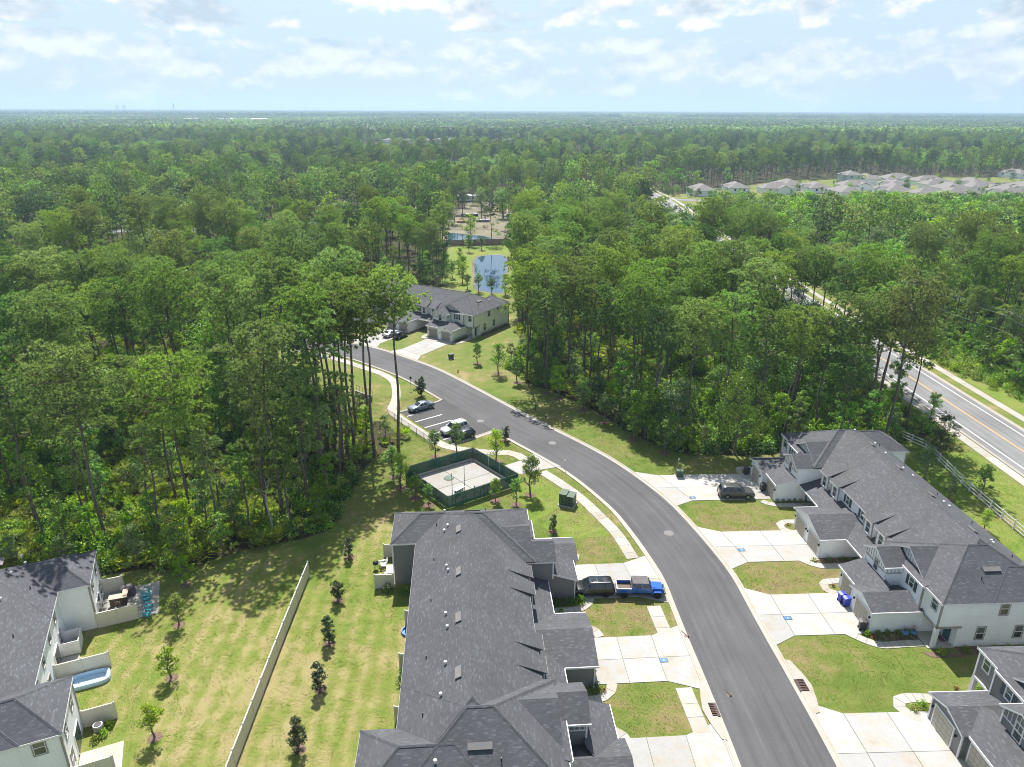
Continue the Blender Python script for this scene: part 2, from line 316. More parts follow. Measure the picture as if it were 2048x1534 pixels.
def thing(name, label, cat, loc=(0, 0, 0), rz=0., group=None):
    o = bpy.data.objects.new(name, None); COL.objects.link(o); o.location = loc; o.rotation_euler = (0, 0, rz); o.empty_display_size = .3
    return tag(o, label, cat, group)
def struct(name, label=None, loc=(0, 0, 0)):
    o = bpy.data.objects.new(name, None); COL.objects.link(o); o.location = loc; return tag(o, label, kind='structure')
def sheet(name, poly, z, m, label=None, uvs=False):
    b = MB(); 
    for t in tessellate_polygon([[Vector((x, y, 0)) for x, y in poly]]):
        q = [poly[k] for k in t]
        if (q[1][0]-q[0][0])*(q[2][1]-q[0][1])-(q[1][1]-q[0][1])*(q[2][0]-q[0][0]) < 0: q = q[::-1]
        b.face([(x, y, z) for x, y in q])
    return tag(b.build(name, m), label, kind='structure')
def spline(pts, step):
    """Catmull-Rom through pts, resampled every step metres"""
    P = [Vector(p).to_2d() for p in pts]; P = [P[0]*2-P[1]]+P+[P[-1]*2-P[-2]]; out = []
    for i in range(1, len(P)-2):
        a, b, c, d = P[i-1:i+3]; n = max(2, int((c-b).length/.4))
        for k in range(n):
            t = k/n; out.append(.5*((2*b)+(c-a)*t+(2*a-5*b+4*c-d)*t*t+(3*b-a-3*c+d)*t**3))
    out.append(P[-2]); res = [out[0]]; acc = 0
    for a, b in zip(out, out[1:]):
        acc += (b-a).length
        if acc >= step: res.append(b); acc = 0
    if (res[-1]-out[-1]).length > .1: res.append(out[-1])
    return res
def normals(line):
    r = []
    for i in range(len(line)):
        d = (line[min(i+1, len(line)-1)]-line[max(i-1, 0)]).normalized(); r.append(Vector((d.y, -d.x)))   # to the right of travel
    return r
def strip(name, line, o0, o1, z, m, label=None):
    nn = normals(line); b = MB(); s = 0.
    for i in range(len(line)-1):
        p = [line[i]+nn[i]*o0, line[i]+nn[i]*o1, line[i+1]+nn[i+1]*o1, line[i+1]+nn[i+1]*o0]; d = (line[i+1]-line[i]).length
        b.face([(*q, z) for q in p]); b.uv[len(b.f)-1] = [(o0, s), (o1, s), (o1, s+d), (o0, s+d)]; s += d
    return tag(b.build(name, m), label, kind='structure')
def inside(p, poly):
    x, y = p; c = False; n = len(poly); j = n-1
    for i in range(n):
        xi, yi = poly[i]; xj, yj = poly[j]
        if (yi > y) != (yj > y) and x < (xj-xi)*(y-yi)/(yj-yi)+xi: c = not c
        j = i
    return c
def dist_line(p, line):
    p = Vector(p); best = 1e9
    for a, b in zip(line, line[1:]):
        d = b-a; t = max(0, min(1, (p-a).dot(d)/max(d.dot(d), 1e-9))); best = min(best, (a+d*t-p).length)
    return best
# ------------------------------------------------------------------ the ground and the roads
g = MB(); S_ = 10300
g.face([(-S_, -50, 0), (S_, -50, 0), (S_, 12300, 0), (-S_, 12300, 0)]); tag(g.build('ground', 'forest_litter'), 'brown and green forest floor under the trees', kind='structure')
LAWN = [(-62, 15), (-60, 64), (-47, 67.8), (-42.6, 69.3), (-38.7, 69), (-34.9, 71.3), (-32.7, 73.1), (-26.3, 75.3), (-23, 77.6), (-22.8, 85), (-21.7, 95.3), (-19.2, 102), (-17, 105), (-23.6, 112), (-31, 118), (-40, 131), (-50, 142),
        (-60, 150), (-64, 168), (-56, 180), (-48, 190), (-40, 198), (-34, 196), (-20, 212), (-22.5, 245), (-26, 279), (-4, 281.5), (0, 281), (.6, 205), (1.5, 170), (2, 150), (-1.5, 138), (3, 130), (9, 124), (13.5, 118), (17, 112), (21, 105), (26, 99.5), (37, 98.5), (62, 103.5), (71, 107),
        (71.5, 330), (80, 400), (93, 470), (128, 462), (118, 425), (99, 372), (94, 330), (95, 160), (96, 120), (97, 60), (97, 15)]
sheet('lawn', LAWN, .02, 'lawn_turf', 'mown grass round the townhouses')
sheet('lawn', [(-36.8, 20), (-44, 58.2), (-37.5, 66.5), (-33, 71.2), (-26.3, 74), (-23.4, 71), (-23.0, 20)], .026, 'mown_turf', 'striped back lawn west of the long cream fence')
sheet('lawn', [(-22.2, 20), (-22.9, 71), (-20.4, 79), (-16, 79), (-9, 74), (-5, 20)], .026, 'mown_turf', 'striped back lawn between the long cream fence and the grey townhouses')
for poly in ([(5, 20), (5, 74), (13.2, 76.5), (14.4, 72), (15, 66), (15.6, 48), (16.2, 20)], [(27.2, 20), (27.0, 70), (24, 84), (40, 84), (42, 20)]): sheet('lawn', poly, .026, 'front_turf', 'straw-tinged front lawn beside the street')
for poly in ([(2.5, 79), (8.6, 85.5), (3.2, 92.6), (-.5, 90)], [(6.5, 75.5), (12.4, 76.5), (9.2, 84.4), (3.6, 79)], [(56.5, 40), (56, 97), (64, 97.5), (63.8, 40)], [(-22, 214), (-24, 275), (-5, 279), (0, 279), (.4, 203), (-6, 198)], [(65.6, 100.5), (65, 40), (72.3, 40), (72.4, 100)], [(90.4, 60), (90.2, 150), (95, 150), (96, 60)]): sheet('lawn', poly, .032, 'bright_turf', 'bright green watered grass')
for poly in ([(-27, 281.5), (-4, 284), (3, 292), (9, 305), (7, 318), (13, 332), (18, 350), (13, 368), (20, 384), (17, 402), (24, 415), (10, 428), (-4, 422), (-12, 436), (-30, 428), (-27, 408), (-38, 392), (-31, 370), (-39, 352), (-33, 330), (-38, 312), (-30, 298)],): sheet('clearing_ground', poly, .03, 'bare_soil', 'bare trampled soil of the building clearing')
sheet('clearing_ground', [(-6, 378), (8, 375), (14, 392), (10, 412), (0, 420), (-14, 408)], .05, 'sand', 'orange sand spread over the building clearing')
CENTRE = spline([(23.2, 10), (22.95, 28), (22.73, 43), (22.3, 52), (21.95, 57.6), (21.7, 62.5), (21.4, 68), (20.4, 73.4), (18.9, 79.4), (17.1, 84.9), (13.0, 93.1), (8.5, 99.8), (0, 110.5), (-9.7, 123.6), (-17.9, 134.2), (-24.4, 140.7), (-32, 147.2), (-39.8, 152), (-47.6, 156.3), (-57, 160.8), (-72, 167), (-105, 178)], 1.5)
strip('street', CENTRE, -3.9, 3.9, .036, 'street_asphalt', 'dark asphalt residential street bending between the townhouses')
BAY = [(-12.2, 120.6), (-13.3, 121.4), (-15.5, 119.05), (-20.0, 115.5), (-11.1, 104.0), (-9.3, 101.9), (-7.35, 103.47), (-3.6, 106.46), (-2.3, 107.2), (1, 109.5), (-9, 123)]
sheet('parking_bay', BAY, .031, 'bay_asphalt', 'dark asphalt parking bay off the street')
def kerb(name, line, label):
    nn = normals(line); b = MB(); prof = [(0, .034), (.42, .05), (.55, .13), (.68, .13), (.70, .0)]
    for i in range(len(line)-1):
        for (o0, z0), (o1, z1) in zip(prof, prof[1:]):
            b.face([(*(line[i]+nn[i]*o0), z0), (*(line[i]+nn[i]*o1), z1), (*(line[i+1]+nn[i+1]*o1), z1), (*(line[i+1]+nn[i+1]*o0), z0)])
    return tag(b.build(name, 'kerb_concrete'), label, kind='structure')
def offset(line, d): return [p+n*d for p, n in zip(line, normals(line))]
RE = offset(CENTRE, 3.86); LE = offset(CENTRE, -3.86)
kerb('kerb', RE, 'pale concrete roll kerb on the outer side of the street bend')
la = [p for p in LE if p.y < 106.3]; lb = [p for p in LE if p.y > 121.6]
kerb('kerb', la[::-1], 'pale concrete roll kerb on the inner side of the street bend'); kerb('kerb', lb[::-1], 'pale concrete roll kerb beyond the parking bay')
kerb('kerb', spline([(-20.0, 115.55), (-15.5, 119.1), (-13.9, 120.3), (-13.45, 121.2), lb[0]], .5), 'pale concrete kerb round the magnolia island')
kerb('kerb', spline([la[-1], (-2.9, 106.9), (-3.8, 106.3), (-7.35, 103.45), (-9.35, 101.85)], .5), 'pale concrete kerb at the bay end by the green fence')
# sidewalk slabs, one piece each
def walk(name, pts, w, label, step=1.5, m='walk_concrete', z=.075):
    root = struct(name, label); line = spline(pts, step); nn = normals(line)
    for i in range(len(line)-1):
        a, b = line[i], line[i+1]; d = (b-a).normalized()*.018
        q = [a+d-nn[i]*w/2, a+d+nn[i]*w/2, b-d+nn[i+1]*w/2, b-d-nn[i+1]*w/2]
        PAVED.append([tuple(p) for p in q]); MB().prism([tuple(p) for p in q], .0, z+random.uniform(-.004, .004)).build('slab', m, root)
    return root
walk('sidewalk', [(-60, 155.2), (-48, 149.6), (-37, 143.2), (-32.2, 139.4), (-26.1, 134.4), (-23.3, 130.3), (-22.1, 126), (-21.4, 121), (-21.4, 116.5), (-19.8, 113.2), (-12.6, 103.9), (-9.6, 101.2), (-4.4, 99.75), (-2.6, 99.5), (-.9, 99.6), (.6, 98.9), (1.9, 97.3)], 1.6, 'concrete sidewalk past the parking bay')
walk('sidewalk', [(4.5, 93.3), (6.7, 90.3), (9.3, 86.1), (11.55, 81.2), (13.35, 76.7), (14.5, 71.6)], 1.5, 'concrete sidewalk from the green fence to the pickup truck')
walk('sidewalk', [(15.35, 62.9), (15.75, 58.6)], 1.5, 'short concrete sidewalk between two driveways'); walk('sidewalk', [(16.0, 51.3), (16.15, 49.4), (16.45, 46.2)], 1.5, 'concrete sidewalk beside the storm drain'); walk('sidewalk', [(16.8, 38), (16.9, 20)], 1.5, 'concrete sidewalk')
d = struct('driveway', 'concrete driveway of the green fenced enclosure')
for q in ([(-1.4, 94.9), (1.4, 96.85), (3.6, 93.6), (1.2, 92.4)], [(1.5, 96.9), (3.6, 99.3), (7.4, 95.0), (5.2, 94.2), (3.7, 93.65)]): MB().prism(q, 0, .07).build('slab', 'drive_concrete', d)
# stall lines in the bay
ml = struct('stall_lines', 'white painted stall lines of the parking bay')
for x, y in ((-18.26, 113.41), (-16.51, 111.05), (-14.65, 108.67), (-12.95, 106.3), (-11.11, 104.07)):
    a = Vector((x, y)); u = Vector((.80, .60)); n = Vector((.06, -.08))
    sheet('stall_line', [tuple(a-n), tuple(a+u*5.3-n), tuple(a+u*5.3+n), tuple(a+n)], .045, 'white_paint').parent = ml
for o in ml.children: del o['kind']
# collector road
C2 = spline([(80.6, 30), (80.7, 60), (80.6, 100), (80.2, 130), (79.9, 170), (80.2, 230), (82, 300), (84.5, 350), (87, 400), (88, 440), (86, 490), (82, 560), (76, 650)], 3.)
strip('collector_road', C2, -5.1, 5.1, .036, 'collector_asphalt', 'pale grey two lane road beyond the townhouses')
for o0, o1, m_ in ((-3.95, -3.80, 'white_paint'), (3.80, 3.95, 'white_paint'), (-.17, -.05, 'yellow_paint'), (.05, .17, 'yellow_paint')): strip('road_line', C2, o0, o1, .046, m_)
kerb('kerb', offset(C2, 5.08), 'pale kerb on the far edge of the grey road'); kerb('kerb', offset(C2, -5.08)[::-1], 'pale kerb on the near edge of the grey road')
walk('sidewalk', [tuple(p) for p in offset(C2, 8.6)[::4]], 1.6, 'pale concrete sidewalk beyond the grey road', 3.0); walk('sidewalk', [tuple(p) for p in offset(C2, -6.7)[::4]], 1.6, 'pale concrete sidewalk between the rail fence and the grey road', 3.0)
strip('side_road', spline([(90, 440), (110, 432), (160, 420), (230, 418), (330, 430)], 3), -4, 4, .05, 'collector_asphalt', 'side road into the tan roofed subdivision')
for pts, w in (([(-205, 300), (-150, 318), (-110, 300)], 10), ([(-170, 190), (-150, 205), (-135, 228), (-112, 246), (-80, 250)], 5), ([(-72, 167), (-105, 178), (-135, 192)], 4)):
    strip('lane', spline(pts, 3), -w/2, w/2, .03, 'collector_asphalt', 'pale lane glimpsed between the pines')
# ponds
sheet('pond', [(-13.4, 250), (-12.6, 257), (-8, 260.5), (-4, 261), (-2.2, 255), (-1.8, 215), (-2, 205), (-3.3, 203), (-7, 203.6), (-10.6, 207), (-12, 222)], .06, 'pond_water', 'blue pond behind the cream townhouses')
sheet('pond_bank', [(-14.2, 250), (-13.6, 258), (-8.5, 261.8), (-4, 262.2), (-1.2, 256), (-.8, 214), (-1, 203.6), (-3.3, 201.8), (-7.4, 202.4), (-11.6, 206.4), (-12.9, 222)], .045, 'bare_soil', 'bare soil rim of the pond')
sheet('pond', [(-28, 311), (-26.5, 292), (-17, 293), (-7, 295.6), (-12, 302), (-18, 306)], .06, 'pond_water', 'dark pond behind the wooden fence')
sheet('pond', [(325, 500), (340, 508), (352, 528), (372, 536), (395, 533), (420, 545), (400, 560), (350, 548), (322, 520)], .06, 'pond_water', 'pond beside the tan roofed subdivision')
sheet('lawn', [(110, 395), (100, 378), (128, 425), (135, 500), (210, 560), (330, 600), (430, 600), (430, 480), (330, 425), (230, 400), (160, 400)], .025, 'lawn_turf', 'grass of the tan roofed subdivision')
sheet('lawn', [(60, 800), (100, 800), (108, 880), (70, 890)], .03, 'bright_turf', 'bright grass field among the far woods')
CLEAR = [[(-27, 281.5), (-4, 284), (3, 292), (9, 305), (7, 318), (13, 332), (18, 350), (13, 368), (20, 384), (17, 402), (24, 415), (10, 428), (-4, 422), (-12, 436), (-30, 428), (-27, 408), (-38, 392), (-31, 370), (-39, 352), (-33, 330), (-38, 312), (-30, 298)],
         [(104, 436), (104, 480), (140, 505), (210, 560), (330, 600), (430, 600), (430, 480), (330, 428), (230, 425), (160, 430)], [(60, 800), (100, 800), (108, 880), (70, 890)]]
# ------------------------------------------------------------------ townhouse rows.  Local X = depth from the street front, local Y = along the row
PIT = .55; EZ = 5.46; mat('slot_metal', (.16, .15, .145), .6, .1)
CAPS = []
def cap_run(b, p, q, w=.14, t=.025):
    """a run of ridge shingles: 30 cm pieces lapped along an edge"""
    p, q = Vector(p), Vector(q); d = q-p; n = max(1, int(d.length/.6)); h = Vector((d.x, d.y, 0)).normalized(); s = Vector((-h.y, h.x, 0))*w
    for i in range(n):
        a, c = p+d*(i/n), p+d*((i+1)/n); up = Vector((0, 0, .012)); lift = Vector((0, 0, t)); dn = Vector((0, 0, -.055))
        b.face([a+s+dn+up, a+up+lift, c+lift*1.6+up, c+s+dn+lift], 0, True); b.face([a+up+lift, a-s+dn+up, c-s+dn+lift, c+lift*1.6+up], 0, True)
def hip(b, x0, x1, y0, y1, z, p=PIT):
    w, l = x1-x0, y1-y0
    if w <= l: h = z+p*w/2; r0, r1 = ((x0+x1)/2, y0+w/2, h), ((x0+x1)/2, y1-w/2, h)
    else: h = z+p*l/2; r0, r1 = (x0+l/2, (y0+y1)/2, h), (x1-l/2, (y0+y1)/2, h)
    A, B_, C_, D = (x0, y0, z), (x1, y0, z), (x1, y1, z), (x0, y1, z)
    if w <= l: F = [[A, B_, r0], [B_, C_, r1, r0], [C_, D, r1], [D, A, r0, r1]]
    else: F = [[A, B_, r1, r0], [B_, C_, r1], [C_, D, r0, r1], [D, A, r0]]
    for f in F: b.face(f, 0, True)
    e = ([(A, r0), (B_, r0), (C_, r1), (D, r1)] if w <= l else [(A, r0), (D, r0), (B_, r1), (C_, r1)])+[(r0, r1)]
    CAPS.extend(e); return h
def gable(b, x0, x1, y0, y1, z, p, ax='x'):
    """two slopes, ridge along x (or y)"""
    if ax == 'x':
        c = (y0+y1)/2; h = z+p*(y1-y0)/2
        b.face([(x0, y0, z), (x1, y0, z), (x1, c, h), (x0, c, h)], 0, True); b.face([(x1, y1, z), (x0, y1, z), (x0, c, h), (x1, c, h)], 0, True)
    else:
        c = (x0+x1)/2; h = z+p*(x1-x0)/2
        b.face([(x1, y0, z), (x1, y1, z), (c, y1, h), (c, y0, h)], 0, True); b.face([(x0, y1, z), (x0, y0, z), (c, y0, h), (c, y1, h)], 0, True)
    return h
def fascia(b, pts, z, h=.2, t=.035, lip=False):
    """thin vertical boards along an open chain of points at eave height; the board's top stands 3 cm above as the gutter lip"""
    for (xa, ya), (xb, yb) in zip(pts, pts[1:]):
        d = Vector((xb-xa, yb-ya)); l = d.length; M = Matrix.Translation((xa, ya, 0)) @ Matrix.Rotation(math.atan2(d.y, d.x), 4, 'Z')
        b.box(-t, l+t, -t, t, z-h, z+.03, 0, M) if lip else b.box(0, l, -.012, .012, z-h, z-.02, 0, M)
def rake(b, x, yl, yr, z, h, t=.07):
    """barge boards of a gable whose face looks along -x"""
    c = (yl+yr)/2
    for y in (yl, yr): b.face([(x, y, z-.2), (x, y, z-.012), (x, c, h-.012), (x, c, h-.2)]); b.face([(x+t, y, z-.2), (x+t, c, h-.2), (x+t, c, h-.012), (x+t, y, z-.012)]); b.face([(x+t, y, z-.2), (x, y, z-.2), (x, c, h-.2), (x+t, c, h-.2)])
WINM = {}
def window(parent, x, y, z, w, h, face, trim, shutters=False):
    """double hung window. face: '-x','+x','-y','+y' is the way it looks"""
    rz = {'-y': 0, '+y': math.pi, '-x': -math.pi/2, '+x': math.pi/2}[face]; k = (round(w, 2), round(h, 2), trim)
    if k not in WINM:
        f = MB(); t = .07
        f.box(-w/2-t, w/2+t, -.06, .02, -h/2-t, -h/2).box(-w/2-t, w/2+t, -.06, .02, h/2, h/2+t).box(-w/2-t, -w/2, -.06, .02, -h/2, h/2).box(w/2, w/2+t, -.06, .02, -h/2, h/2)
        s = MB(); s.box(-w/2, w/2, -.045, .02, -.035, .035).box(-w/2, -w/2+.05, -.04, .02, -h/2, h/2).box(w/2-.05, w/2, -.04, .02, -h/2, h/2).box(-w/2, w/2, -.04, .02, -h/2, -h/2+.05).box(-w/2, w/2, -.04, .02, h/2-.05, h/2)
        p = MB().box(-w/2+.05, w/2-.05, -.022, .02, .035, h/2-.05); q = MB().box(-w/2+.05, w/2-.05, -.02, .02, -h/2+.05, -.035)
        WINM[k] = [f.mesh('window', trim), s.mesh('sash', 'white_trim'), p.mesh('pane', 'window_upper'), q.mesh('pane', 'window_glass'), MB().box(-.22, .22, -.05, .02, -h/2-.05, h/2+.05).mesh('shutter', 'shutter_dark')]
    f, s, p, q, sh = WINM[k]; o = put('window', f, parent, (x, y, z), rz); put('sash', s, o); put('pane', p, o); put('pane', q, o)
    if shutters:
        for sgn in (-1, 1): put('shutter', sh, o, (sgn*(w/2+.31), 0, 0))
    return o
def garage_door(parent, x, y, w, h, m, lamps=True):
    b = MB(); b.box(x-.06, x+.1, y-w/2, y+w/2, .02, h)
    for r in range(4):
        for c in range(4):
            y0 = y-w/2+.08+c*(w-.1)/4; z0 = .08+r*(h-.1)/4; b.box(x-.085, x-.05, y0, y0+(w-.1)/4-.06, z0, z0+(h-.1)/4-.07)
    o = b.build('garage_door', m, parent)
    t = MB(); t.box(x-.1, x+.05, y-w/2-.13, y-w/2-.002, 0, h+.13).box(x-.1, x+.05, y+w/2+.002, y+w/2+.13, 0, h+.13).box(x-.1, x+.05, y-w/2, y+w/2, h+.002, h+.13); t.build('door_frame', 'white_trim', o)
    return o
def lamp(parent, x, y, z):
    b = MB(); b.box(x-.06, x, y-.05, y+.05, z-.12, z+.06); b.lathe([(.03, -.16), (.075, -.14), (.085, .05), (.04, .1)], 8, (x-.13, y, z)); b.build('wall_lamp', 'black_metal', parent)
def townhouse(label, loc, ang, L=38.7, wall='white_siding', batten='batten_white', trim='taupe_trim', bat_m='taupe_trim', roof='charcoal_shingle', fas='white_trim', door='door_tan', front=True, mg=0., win_trim=None, porch_door='teal_paint', vents_hi=True):
    CAPS.clear(); t = thing('townhouse_row', label, 'townhouses', (*loc, 0), ang); win_trim = win_trim or trim
    mir = (lambda y: y), (lambda y: L-y)
    def yy(f, a, b): return tuple(sorted((f(a), f(b))))
    w = MB(); c2 = L/2
    w.box(1.3, 12.43, 5, L-5, 0, EZ-.03)
    for f in mir:
        w.box(.1, 12.45, *yy(f, .1, 10.3), 2.5, EZ-.02); w.box(2.3, 12.452, *yy(f, .102, 10.27), .0, 2.5); w.box(.11, 2.6, *yy(f, 2.4, 10.26), 0, 2.5)
        w.box(6, 15.3, *yy(f, .13, 6.2), 0, EZ-.05); w.box(-.3, 1, *yy(f, 2.65, 6.4), 2.6, EZ-.06)
    w.build('wall', wall, t)
    r = MB(); hip(r, 1.0, 12.75, .12, L-.12, EZ)
    fb = MB()
    for f in mir:
        hip(r, -.12, 12.72, *yy(f, -.12, 10.75), EZ-.004); hip(r, 5, 15.5, *yy(f, -.10, 6.45), EZ-.008)
        fascia(fb, [(-.12, f(2.6)), (-.12, f(-.12)), (15.5, f(-.12)), (15.5, f(6.45)), (12.75, f(6.45))], EZ)
        fascia(fb, [(-.42, f(6.3)), (-.42, f(2.6)), (-.12, f(2.6)), (-.12, f(-.12))], EZ-.03, lip=True)
        r.face([(-.42, f(6.3), EZ-.03), (-.42, f(2.6), EZ-.03), (.4, f(2.6), EZ+.27), (.4, f(6.3), EZ+.27)][::1 if f(0) == 0 else -1], 0, True)
    fascia(fb, [(12.75, 6.4), (12.75, L-6.4)], EZ); fascia(fb, [(1.0, 10.7), (1.0, L-10.7)], EZ)
    roof_o = r.build('roof', roof, t); rc = MB()
    for p_, q_ in CAPS: cap_run(rc, p_, q_)
    CAPS.clear(); rc.build('ridge_cap', roof, roof_o)['kind'] = 'stuff'
    # slot vents and flue caps on the rear slope
    for y in [c2+k for k in (-10.9, -3.4, 3.3, 9.9)]:
        z = EZ+PIT*(12.75-7.9); MB().box(-.28, .28, -.62, .62, .02, .15, 0, Matrix.Rotation(math.atan(PIT), 4, 'Y')).build('slot_vent', 'slot_metal', roof_o, (7.9, y, z))
    for y0 in ((2.9, L-2.9) if vents_hi else (2.9,)):
        x, y = 6.4, y0; s = 1 if y0 < c2 else -1; z = EZ+PIT*(y0+.1 if s > 0 else L-y0+.1); MB().box(-.9, .9, -.25, .25, .02, .16, 0, Matrix.Rotation(s*math.atan(PIT), 4, 'X')).build('slot_vent', 'slot_metal', roof_o, (x, y, z))
    cap = MB().tube((0, 0, -.1), (0, 0, .2), .06, .06, 8).lathe([(.06, .18), (.13, .2), (.13, .3), (.05, .34)], 8).mesh('flue_cap', 'white_vinyl'); pipe = MB().tube((0, 0, -.1), (0, 0, .3), .05, .05, 8).mesh('vent_pipe', 'black_metal')
    for k in (-12.6, -11.9, -5.2, -4.4, 2.0, 3.9, 8.2, 11.4):
        x = 9.2+.35*math.sin(k*3); put('flue_cap', cap, roof_o, (x, c2+k, EZ+PIT*(12.75-x)))
    for k in (-14, -7.5, -1, 6.4, 12.5): x = 10.4+.3*math.cos(k); put('vent_pipe', pipe, roof_o, (x, c2+k, EZ+PIT*(12.75-x)))
    for f in mir:
        y = f(2.1); put('flue_cap', cap, roof_o, (9.6, y, EZ+PIT*2.2)); put('vent_pipe', pipe, roof_o, (4.9, f(2.0), EZ+PIT*2.1))
    fb.build('fascia', fas, t)
    # corner boards and floor band
    cb = MB()
    for f in mir:
        for x in (.1, 15.3): cb.box(x-.07, x+.07, f(.1)-.08, f(.1)+.08, 2.5 if x < 1 else 0, EZ-.15)
        cb.box(15.22, 15.38, f(6.2)-.08, f(6.2)+.08, 0, EZ-.2); cb.box(.0, 2.6, *yy(f, .02, .2), 2.36, 2.56); cb.box(.0, .2, *yy(f, .02, 2.5), 2.36, 2.56)
        cb.box(-.37, -.2, f(2.65)-.07, f(2.65)+.07, 2.7, EZ-.2)
    cb.build('corner_trim', trim, t)['kind'] = 'stuff'
    # end walls and rear windows
    for f, fc in ((mir[0], '-y'), (mir[1], '+y')):
        e = f(.1)
        for x, z, ww, h in ((4.7, 1.66, .85, 1.5), (8.6, 1.72, .85, 1.5), (6.5, 4.55, .85, 1.5), (10.4, 4.9, .6, .6), (13.8, 4.6, .85, 1.4)): window(t, x, e if x < 12.4 else f(.13), z, ww, h, fc, win_trim)
        for y, z, ww, h in ((1.6, 4.3, .8, 1.4), (4.6, 4.3, .8, 1.4)): window(t, 15.3, f(y), z, ww, h, '+x', win_trim)
        window(t, 15.3, f(1.4), 1.5, .9, 1.6, '+x', win_trim); sd = MB().box(15.28, 15.37, *yy(f, 3.0, 4.9), .12, 2.2).build('patio_door', 'white_trim', t); MB().box(15.3, 15.39, *yy(f, 3.1, 3.9), .25, 2.1).build('pane', 'window_glass', sd); MB().box(15.3, 15.39, *yy(f, 4.0, 4.8), .25, 2.1).build('pane', 'window_glass', sd)
    nu = int(round((L-12.9)/6.45))
    for k in range(nu):
        y = 6.45+6.45*k+3.2
        if y > L-6.4: break
        for dy in (-1.7, 1.4): window(t, 12.45, y+dy, 4.3, .8, 1.4, '+x', win_trim)
        sd = MB().box(12.42, 12.52, y-1.9, y, .12, 2.2).build('patio_door', 'white_trim', t); MB().box(12.45, 12.54, y-1.8, y-1, .25, 2.1).build('pane', 'window_glass', sd); MB().box(12.45, 12.54, y-.9, y-.1, .25, 2.1).build('pane', 'window_glass', sd)
        window(t, 12.45, y+1.6, 1.5, .9, 1.5, '+x', win_trim)
    if not front: return t
    PZ = .33
    for f in mir:
        flip = f(0) != 0
        # attic gable above the front slope
        a = MB(); gable(a, .2, 4.6, *yy(f, 3.55, 10.0), 5.62, PIT); a.build('attic_roof', roof, t)
        gh = 5.62+PIT*3.225; ap = f(6.775)
        wl = MB(); wl.face([(.5, f(3.75), 5.6), (.5, ap, gh-.12), (.5, f(9.8), 5.6)]); go = wl.build('gable_wall', batten, t)
        bt = MB()
        for k in range(13):
            y = 3.9+k*.45; top = gh-.14-abs(y-6.775)*PIT
            if top > 5.65: bt.box(.46, .5, f(y)-.025, f(y)+.025, 5.6, top)
        bt.build('batten', bat_m, go); ra = MB(); rake(ra, .2, f(3.55), f(10.0), 5.62, gh); ra.build('barge_board', fas, t)
        # two storey bay with its own gable
        d = MB(); d.extrude([(f(6.35), 2.6), (f(10.25), 2.6), (f(10.25), 5.2), (f(8.3), 5.2+PIT*1.95), (f(6.35), 5.2)], 'x', -2.05, 3.0); do = d.build('bay_wall', wall, t)
        bt = MB()
        for k in range(10):
            y = 6.4+k*.42; top = 5.2+PIT*(1.95-abs(y-8.3)); bt.box(-2.09, -2.04, f(y)-.025, f(y)+.025, 4.45, top)
        for k in range(5): x = -1.9+k*.42; bt.box(x-.025, x+.025, f(6.35)-.04, f(6.35)+.04, 4.45, 5.1)
        bt.box(-2.1, -2.03, *yy(f, 6.3, 10.3), 4.36, 4.46).box(-2.1, .0, f(6.35)-.05, f(6.35)+.05, 4.36, 4.46); bt.build('batten', bat_m, do)
        for y in (6.35, 10.25): MB().box(-2.12, -1.98, f(y)-.07, f(y)+.07, 2.9, 5.15).build('corner_trim', trim if trim != 'taupe_trim' else 'white_trim', do)
        b = MB(); h = gable(b, -2.35, 3.2, *yy(f, 6.1, 10.5), 5.2, PIT); b.build('bay_roof', roof, t)
        ra = MB(); rake(ra, -2.35, f(6.1), f(10.5), 5.2, h); fascia(ra, [(-2.35, f(6.1)), (-.1, f(6.1))], 5.2, .15, lip=True); fascia(ra, [(-2.35, f(10.5)), (1.2, f(10.5))], 5.2, .15); ra.build('barge_board', fas, t)
        window(t, -2.05, f(8.15), 4.35, .85, 1.5, '-x', 'white_trim'); window(t, -.3, f(4.5), 4.6, .75, 1.2, '-x', 'white_trim', True); window(t, .1, f(1.15), 4.6, .8, 1.4, '-x', win_trim)
        # garages
        ga = MB(); ga.extrude([(f(2.5), 0), (f(6.62), 0), (f(6.62), 2.66), (f(4.56), 2.66+PZ*2.06), (f(2.5), 2.66)], 'x', -5.05, .6)
        ga.extrude([(-4.5, 0), (-.3, 0), (-.3, 3.9), (-1.5, 3.68), (-4.5, 2.68)], 'y', *yy(f, 6.4, 10.1)); gw = ga.build('garage_wall', wall, t)
        gr = MB(); gh2 = gable(gr, -5.35, .05, *yy(f, 2.2, 6.92), 2.68, PZ)
        sp_ = [(-4.8, f(10.4), 2.68), (-4.8, f(6.85), 2.68), (-2.45, f(4.56), 2.68+PZ*2.35), (-1.9, f(5.4), 2.68+PZ*2.9), (-1.9, f(10.4), 2.68+PZ*2.9)]
        gr.face(sp_ if flip else sp_[::-1], 0, True); gr.build('garage_roof', roof, t)
        ra = MB(); rake(ra, -5.35, f(2.2), f(6.92), 2.68, gh2); fascia(ra, [(-5.35, f(2.2)), (-.1, f(2.2))], 2.68, .16, lip=True); fascia(ra, [(-4.8, f(6.9)), (-4.8, f(10.4))], 2.68, .16, lip=True)
        z1 = 2.68+PZ*2.9; ra.face([(-4.8, f(10.42), 2.5), (-1.9, f(10.42), z1-.18), (-1.9, f(10.42), z1+.03), (-4.8, f(10.42), 2.71)]); ra.build('barge_board', fas, t)
        cbx = MB()
        for x, y in ((-5.05, 2.5), (-5.05, 6.62), (-4.5, 10.1)): cbx.box(x-.06, x+.06, f(y)-.07, f(y)+.07, 0, 2.6)
        cbx.build('corner_trim', 'white_trim', gw)['kind'] = 'stuff'
